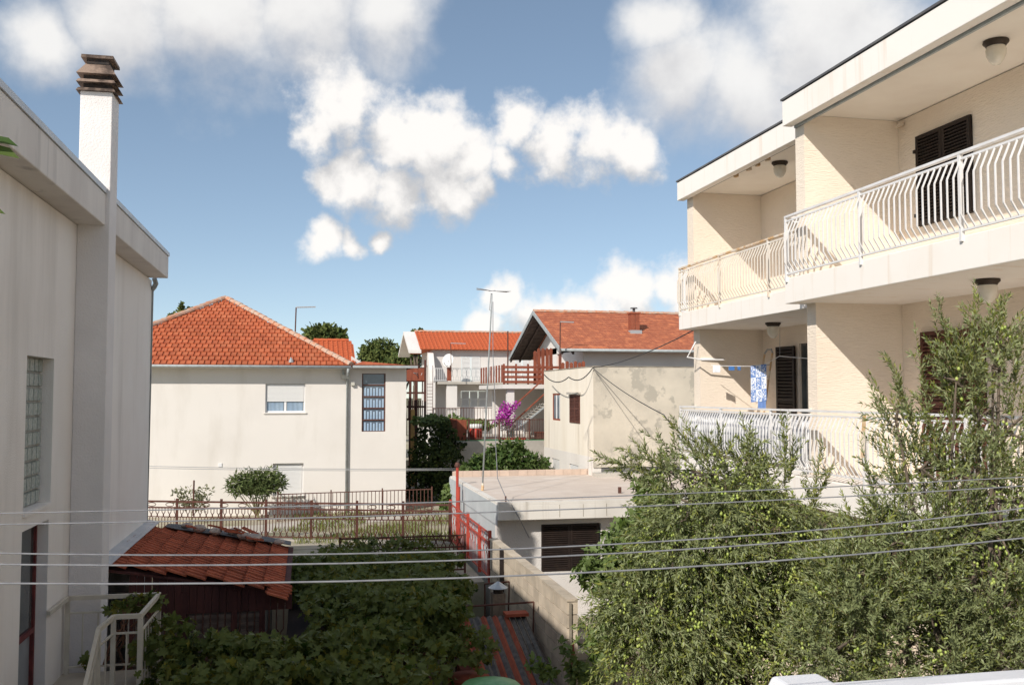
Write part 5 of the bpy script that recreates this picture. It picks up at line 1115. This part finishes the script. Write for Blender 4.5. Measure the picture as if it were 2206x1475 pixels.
def tree(name, label, base, blobs, n, size, m, kind, cat='tree', trunk=.12, shell=.4, up=.4, limbs=10, barkm='bark', wr=.6, ff=.55):
    t = thing(name, tuple(base), label, cat); P, d = in_blobs(blobs, n, shell); k = len(P)
    nn = d*.6+rng.normal(size=(k, 3))*.5+np.array([0, 0, up]); a = rng.normal(size=(k, 3))+d*.5
    leaves('crown', kind, P, a, nn, size*rng.uniform(.55, 1.25, k), size*wr*rng.uniform(.7, 1.2, k), m, t)
    st = MB(); b = V(base); c = sum((V(q[0]) for q in blobs), V())/len(blobs); fork = b.lerp(c, ff)
    st.tube([b-V((0, 0, .05)), b.lerp(fork, .5)+V((.04, 0, 0)), fork], [trunk, trunk*.85, trunk*.7], 8)
    for i in range(limbs):
        q = blobs[i % len(blobs)]; e = V(q[0])+V(rdir(1)[0])*min(q[1])*.6; st.tube([fork, fork.lerp(e, .5)+V(rdir(1)[0])*.1*(e-fork).length, e], [trunk*.5, trunk*.32, trunk*.12], 5)
    st.build('trunk', barkm, t); return t
def bl(lst, Y, k=None):
    out = []
    for x, y, r, *rest in lst:
        Yi = rest[0] if rest else Y; c = at(x, y, Yi); s = r*Yi/FPX*1.02; out.append((c, (s, s, s*.85)))
    return out
tree('oleander', 'round oleander bush against the white house wall', (at(556, 1100, 37.6).x, 37.6, 1.1), bl([(520, 1042, 26), (548, 1036, 30), (580, 1035, 30), (598, 1040, 20), (505, 1048, 18), (560, 1050, 26)], 37.6), 2000, .26, 'shrub_leaf', 'olive', 'bush', .05, .3, .5, 14, 'twig', .25, .12)
tree('thin_shrub', 'sparse grey green shrub left of the oleander', (at(410, 1110, 37.3).x, 37.3, 1.1), bl([(385, 1062, 16), (412, 1070, 24), (440, 1062, 18), (430, 1085, 20), (395, 1085, 18)], 37.3), 420, .14, 'shrub_pale', 'oval', 'shrub', .02, .2, .4, 16, 'twig', .5)
MBp = MB().tube([at(416, 1110, 37.0), at(418, 1034, 37.0)], .03, 6).build('stake', 'rust_metal'); tag(MBp, 'rusty stake standing in the sparse shrub', 'stake'); 
tree('fig_tree', 'broad leaved fig tree behind the annex roof', (at(1090, 1060, 38).x, 38, 1.1), bl([(1040, 1005, 32), (1085, 985, 38), (1110, 968, 24), (1120, 1000, 38), (1155, 1005, 26), (1065, 1010, 36), (1005, 1018, 18), (1030, 1025, 30)], 38), 2300, .30, 'fig_dark', 'fig', 'tree', .1, .35, .6, 12)
tree('leafy_bush', 'small sunlit bush left of the annex corner', (at(958, 1085, 33.5).x, 33.5, 1.1), bl([(965, 1065, 12), (960, 1085, 14), (970, 1050, 9), (972, 1080, 10)], 33.5), 420, .16, 'fig_leaf', 'oval', 'bush', .02)
b_ = tree('bougainvillea', 'magenta bougainvillea in flower by the wooden stair', (at(1092, 950, 44.7).x, 44.7, 3.7), bl([(1085, 890, 15), (1098, 880, 13), (1078, 902, 12), (1095, 900, 13), (1088, 872, 8), (1112, 870, 8), (1068, 908, 6), (1100, 912, 7)], 44.6), 750, .12, 'bougainvillea', 'oval', 'shrub', .03)
for nm, lab, bx, lst, Y, nn in (
    ('pine_tree', 'pine crown right behind the hipped roof', 690, [(678, 722, 20), (700, 718, 20), (722, 724, 18), (690, 735, 24), (735, 720, 9)], 72, 1500),
    ('pine_tree', 'broad pine crown left of the far balcony house', 815, [(800, 757, 24), (825, 752, 26), (812, 772, 32), (790, 770, 20), (845, 770, 18)], 95, 1900),
    ('pine_tree', 'darker pine next to the far house bargeboard', 872, [(868, 765, 24), (858, 772, 20), (885, 770, 22), (878, 782, 26), (850, 785, 20)], 90, 1900),
    ('pine_tree', 'tall pine peeking over the far house gable', 893, [(893, 735, 15), (898, 722, 11), (888, 748, 16), (903, 745, 10)], 84, 1100)):
    Z0 = 2.0; tree(nm, lab, (at(bx, 800, Y).x, Y, Z0), bl(lst, Y), int(nn*1.2), .40, 'pine', 'quad', 'tree', .25, .45, .6, 8, wr=.4)
t = thing('conifer', (at(392, 800, 62).x, 62, 1.1), 'two dark conifer tips above the left end of the hipped roof', 'tree')
P = []
for px, py, h in ((391, 655, 34), (408, 664, 22), (372, 676, 16)):
    for k in range(160):
        f_ = random.random(); c = at(px, py+h*f_, 62); r_ = (.05+.45*f_)*random.uniform(.2, 1)*(1 if int(f_*7) % 2 else .6); a = random.uniform(0, 6.28); P.append(c+V((r_*math.cos(a), r_*math.sin(a), -.1*r_)))
leaves('crown', 'quad', P, rdir(len(P)), rdir(len(P)), .22, .14, 'pine', t)
MB().tube([at(391, 655, 62), V((at(391, 655, 62).x, 62, 1.1))], [.05, .2], 6).build('trunk', 'bark', t)
# fig tree by the annex (nearer, in front of its wall)
tree('fig_tree', 'sunlit fig tree in front of the annex door', (5.9, 17.4, GZ), bl([(1400, 1060, 40, 17), (1420, 1105, 55, 17), (1370, 1140, 48, 16.5), (1400, 1180, 55, 16.5), (1330, 1165, 36, 16), (1300, 1215, 50, 16), (1265, 1235, 30, 16), (1340, 1250, 50, 16), (1290, 1262, 30, 16), (1440, 1150, 50, 17)], 17), 2100, .20, 'fig_leaf', 'fig', 'tree', .07, .45, .6, 14)
tree('fig_sapling', 'low fig shoot with big leaves at the wall foot', (4.85, 13.6, GZ), bl([(1270, 1372, 24), (1310, 1365, 26), (1330, 1400, 30), (1290, 1395, 20), (1300, 1440, 30)], 14), 150, .24, 'fig_leaf', 'fig', 'tree', .04, .3, .6, 6)
tree('morning_glory', 'bright green creeper on the red pipe at the wall foot', (4.1, 13.4, GZ), bl([(1235, 1440, 18), (1250, 1455, 22), (1210, 1390, 10), (1280, 1465, 18), (1225, 1405, 9), (1175, 1445, 20), (1150, 1430, 16)], 13.6), 330, .12, 'fig_leaf', 'oval', 'creeper', .012, .2)
# ---- olive trees
def olive(name, label, base, blobs, ntw, shoots, fruits, Y, leafl=.062, hang=0.):
    t = thing(name, tuple(base), label, 'tree'); tw = MB()
    P, d = in_blobs(blobs, int(ntw*1.35), .45)
    keep = np.array([mnoise.noise(V(p)*2.6) > -.16 for p in P]); P, d = P[keep], d[keep]; k_ = len(P)
    D = d*(.55+hang*.4)+np.array([-.1, -.2, .65-hang])+rng.normal(size=(k_, 3))*.4; Ls = rng.uniform(.18, .44, k_)
    C, A, Nn, L1, W1 = twigset(tw, P, D, Ls, leafl, leafl*.27, .027, .12+hang*.4, .003)
    leaves('foliage', 'olive', C, A, Nn, L1, W1, 'olive_leaf', t)
    S0 = []; D0 = []; L0 = []
    for (x0, y0), (x1, y1), dy in shoots:
        a, b = at(x0, y0, Y+dy), at(x1, y1, Y+dy); S0.append(a); D0.append(b-a); L0.append((b-a).length); n = int((b-a).length/.062)
        for i in range(n):
            f_ = (i+.3)/n*.85; s = a.lerp(b, f_); S0.append(s); q = (b-a).normalized()*.8+V(rdir(1)[0])*.75+V((0, 0, .25)); D0.append(q); L0.append(random.uniform(.12, .34)*(1.15-f_))
    C, A, Nn, L1, W1 = twigset(tw, S0, D0, L0, leafl, leafl*.27, .025, .04, .004)
    leaves('shoot_leaves', 'olive', C, A, Nn, L1, W1, 'olive_leaf', t)
    tw.build('twigs', 'twig', t)
    br = MB(); b = V(base); cen = sum((V(q[0]) for q in blobs), V())/len(blobs); fork = V((cen.x, cen.y, b.z+(cen.z-b.z)*.35))
    br.tube([b-V((0, 0, .05)), b.lerp(fork, .5)+V((.08, .03, 0)), fork], [.17, .13, .11], 9)
    for q in blobs:
        c = V(q[0]); m_ = fork.lerp(c, .5)+V(rdir(1)[0])*.15; br.tube([fork, m_, c], [.05, .03, .008], 6)
        for i in range(5): e = c+V([rdir(1)[0][k]*q[1][k]*.85 for k in range(3)]); br.tube([c, c.lerp(e, .5)+V(rdir(1)[0])*.08, e], [.016, .011, .005], 4)
    br.build('trunk', 'bark', t)
    # fruit
    P, d = in_blobs([q for q in blobs], fruits*2, .72); P = P[(d[:, 1] < .35)][:fruits]
    bm = bmesh.new(); bmesh.ops.create_icosphere(bm, subdivisions=1, radius=1); base_v = np.array([v.co[:] for v in bm.verts]); ff = [[v.index for v in f_.verts] for f_ in bm.faces]; bm.free()
    vs = []; fs = []
    for p in P:
        for j in range(rng.integers(1, 4)):
            c = p+rng.normal(size=3)*.03; s = rng.uniform(.8, 1.15); b0 = len(vs); vs += [tuple(q) for q in base_v*np.array([.0145, .0145, .0190])*s+c]; fs += [tuple(i+b0 for i in f_) for f_ in ff]
    o = MB().add(vs, fs).build('olives', 'olive_fruit', t, True); o['kind'] = 'stuff'
YA = 9.8
A_bl = bl([(1490, 1085, 85), (1570, 1090, 105), (1445, 1185, 80), (1510, 1190, 140), (1620, 1180, 150), (1370, 1300, 80), (1450, 1320, 130), (1590, 1330, 160), (1720, 1280, 130), (1400, 1420, 90), (1520, 1450, 130), (1680, 1440, 140), (1655, 1070, 60), (1745, 1200, 85), (1790, 1290, 85), (1700, 1120, 60), (1520, 1020, 55), (1610, 1015, 50), (1440, 1010, 42), (1390, 1380, 80)], YA)
shA = [((1440, 1040), (1258, 968), 0), ((1450, 1020), (1300, 1000), .2), ((1470, 1020), (1322, 955), .1), ((1500, 1010), (1400, 925), 0), ((1520, 1000), (1432, 890), -.2), ((1540, 1020), (1470, 905), .3), ((1570, 1010), (1520, 925), 0), ((1600, 1030), (1570, 950), .2), ((1620, 1040), (1612, 890), 0),
       ((1660, 1050), (1640, 960), .3), ((1690, 1050), (1695, 868), -.1), ((1700, 1040), (1720, 930), .2), ((1750, 1080), (1775, 935), 0), ((1640, 1050), (1600, 930), .1), ((1740, 1100), (1800, 1000), .1), ((1450, 1030), (1370, 950), -.1), ((1560, 1000), (1545, 920), .1), ((1430, 1060), (1330, 1020), .1), ((1360, 1300), (1250, 1340), 0), ((1350, 1250), (1255, 1290), .2)]
olive('olive_tree', 'wide low olive tree full of green olives in the middle right foreground', (5.0, 10.2, GZ), A_bl, 3900, shA, 1700, YA, .082, .6)
YB = 7.6
B_bl = bl([(2090, 1030, 85), (2165, 930, 72), (2110, 900, 62), (2060, 820, 50), (1985, 1010, 50), (2155, 730, 36), (1930, 900, 36), (2000, 1130, 95), (2120, 1140, 110), (1910, 1180, 85), (1840, 1235, 75), (1950, 1250, 130), (2100, 1270, 150), (1850, 1300, 110), (1800, 1400, 100), (1950, 1400, 140), (2120, 1420, 150), (2190, 1080, 80), (2190, 1200, 120), (2140, 790, 40)], YB)
shB = [((2110, 950), (2105, 588), 0), ((2080, 900), (2012, 600), .1), ((2140, 850), (2170, 600), .2), ((2180, 900), (2195, 660), 0), ((2050, 960), (2040, 650), .1), ((2000, 1000), (1900, 720), 0), ((1980, 1020), (1870, 830), .2), ((2020, 980), (1960, 720), -.1), ((1960, 1060), (1862, 920), .1), ((1990, 1000), (1925, 800), .2), ((2120, 800), (2085, 640), 0), ((2150, 800), (2140, 640), .1),
       ((1900, 1120), (1850, 960), .2), ((2060, 900), (2000, 700), .2), ((2100, 850), (2060, 690), -.1), ((2170, 850), (2150, 690), .1), ((1930, 1050), (1895, 900), 0), ((2040, 1000), (1985, 860), .1), ((2190, 800), (2200, 700), .1), ((2080, 1000), (2130, 750), .1)]
olive('olive_tree', 'tall olive tree rising in front of the near balconies', (5.7, 7.9, GZ), B_bl, 2900, shB, 300, YB, .072)
# ============================================================ OWN TERRACE, WASHING LINES, CABLES
sheet('terrace_shade_block', [(-3.4, -3), (7.0, -3), (7.0, 3.5), (-3.4, 3.5)], 3.9, 'concrete_path', 4.5)  # terrace floor, its unseen mass carried down to the ground to darken the yard
def parapet():
    t = thing('terrace_parapet', (2.5, 3.15, 3.9), 'white painted terrace parapet with post in the bottom right corner', 'parapet')
    a = atZ(1652, 1462, 4.84); x0, x1 = 1.60, 1.84
    MB().box(x0+.03, x1-.03, 2.98, 3.2, 3.9, 4.76).build('post', 'terrace_paint', t)
    MB().hexa([(x0, 2.95, 4.762), (x1, 2.95, 4.762), (x1, 3.23, 4.762), (x0, 3.23, 4.762), (x0+.03, 2.98, 4.85), (x1-.03, 2.98, 4.85), (x1-.03, 3.20, 4.85), (x0+.03, 3.20, 4.85)]).build('post_cap', 'terrace_paint', t, bevel=.012)
    MB().box(x1-.028, 6.9, 3.04, 3.15, 4.70, 4.83).build('rail', 'terrace_paint', t, bevel=.01); MB().box(x1-.028, 6.9, 3.06, 3.12, 4.0, 4.06).build('rail', 'terrace_paint', t)
    for i in range(40): x = x1+.06+.125*i; MB().box(x-.012, x+.012, 3.08, 3.10, 4.06, 4.70).build('bar', 'terrace_paint', t)
    MB().box(6.8, 6.95, 3.0, 3.18, 3.9, 4.84).build('post', 'terrace_paint', t)
parapet()
zl = EYE-.42
rows = [((0, 1105), (1103, 1076), (2206, 1027), 'uppermost'), ((0, 1129), (1103, 1101), (2206, 1046), 'second'), ((0, 1191), (1103, 1182), (2206, 1094), 'third'), ((0, 1215), (1103, 1202), (2206, 1118), 'fourth'), ((0, 1256), (1103, 1240), (2206, 1158), 'lowest')]
for (l, m_, r_, wd), Yc in zip(rows, (3.35, 3.05, 2.62, 2.45, 2.22)):
    pts = []
    pl_, pm, pr_ = at(*l, Yc), at(*m_, Yc), at(*r_, Yc)
    xs = [-1.9+.25*i for i in range(24)]
    for x in xs:
        f = lambda a, b, c: (x-b.x)*(x-c.x)/((a.x-b.x)*(a.x-c.x))
        z = pl_.z*f(pl_, pm, pr_)+pm.z*f(pm, pl_, pr_)+pr_.z*f(pr_, pl_, pm); pts.append((x, Yc, z))
    tag(MB().tube(pts, .0022, 6).build('washing_line', 'cable_white', None, True), wd+' of the five white washing lines crossing the whole view', 'washing line', 'washing lines across the view')
for x, lab in ((-1.92, 'left'), (3.87, 'right')):
    p = thing('line_post', (x, 2.8, 3.9), 'grey post holding the %s ends of the washing lines' % lab, 'post')
    MB().tube([(x, 2.8, 3.9), (x, 2.8, 5.6)], .03, 8).build('upright', 'pipe_grey', p); MB().tube([(x, 2.1, 5.2), (x, 3.45, 5.45)], .02, 6).build('crossarm', 'pipe_grey', p)
def cable(pts, r, m, lab, sag=0):
    P = []
    for a, b in zip(pts[:-1], pts[1:]):
        for i in range(9): t_ = i/8; P.append(V(a).lerp(V(b), t_)+V((0, 0, -sag*4*t_*(1-t_))))
    tag(MB().tube(P, r, 5).build('cable', m, None, True), lab, 'cable')
C0 = at(1277, 792, 32.6)
cable([C0, at(1500, 708, 20)], .014, 'cable_black', 'black cable from the cream building up to the balconies', .15)
cable([C0, at(1430, 893, 20), at(1500, 950, 16)], .012, 'cable_black', 'black cable dropping from the cream building to the olive tree', .1)
cable([C0, at(1225, 812, 33.5), at(1172, 806, 38)], .02, 'cable_black', 'looped black cable on top of the cream side wall', .25)
cable([at(300, 1003, 36), at(985, 1009, 36)], .012, 'wire_grey', 'upper thin wire crossing the white house wall', .05)
cable([at(300, 1007, 36), at(985, 1012, 36)], .012, 'wire_grey', 'lower thin wire crossing the white house wall', .05)
# near leaf poking in at the left edge
t = thing('fig_branch', tuple(at(-60, 380, 3.2)), 'green fig leaf tips poking in at the left edge', 'branch')
MB().tube([at(-180, 900, 3.2), at(-80, 520, 3.2), at(-40, 330, 3.2)], [.012, .009, .005], 6).build('stem', 'twig', t)
for p, a, n_, l_, w_ in ((at(-62, 296, 3.2), (1, 0, -.12), (.1, -.6, .9), .135, .05), (at(-62, 318, 3.2), (.97, 0, -.16), (.1, -.7, .7), .14, .06), (at(-75, 446, 3.2), (1, 0, -.12), (0, -.5, .8), .115, .05)):
    leaves('leaf', 'oval', [p], [a], [n_], [l_], [w_], 'fig_dark', t)
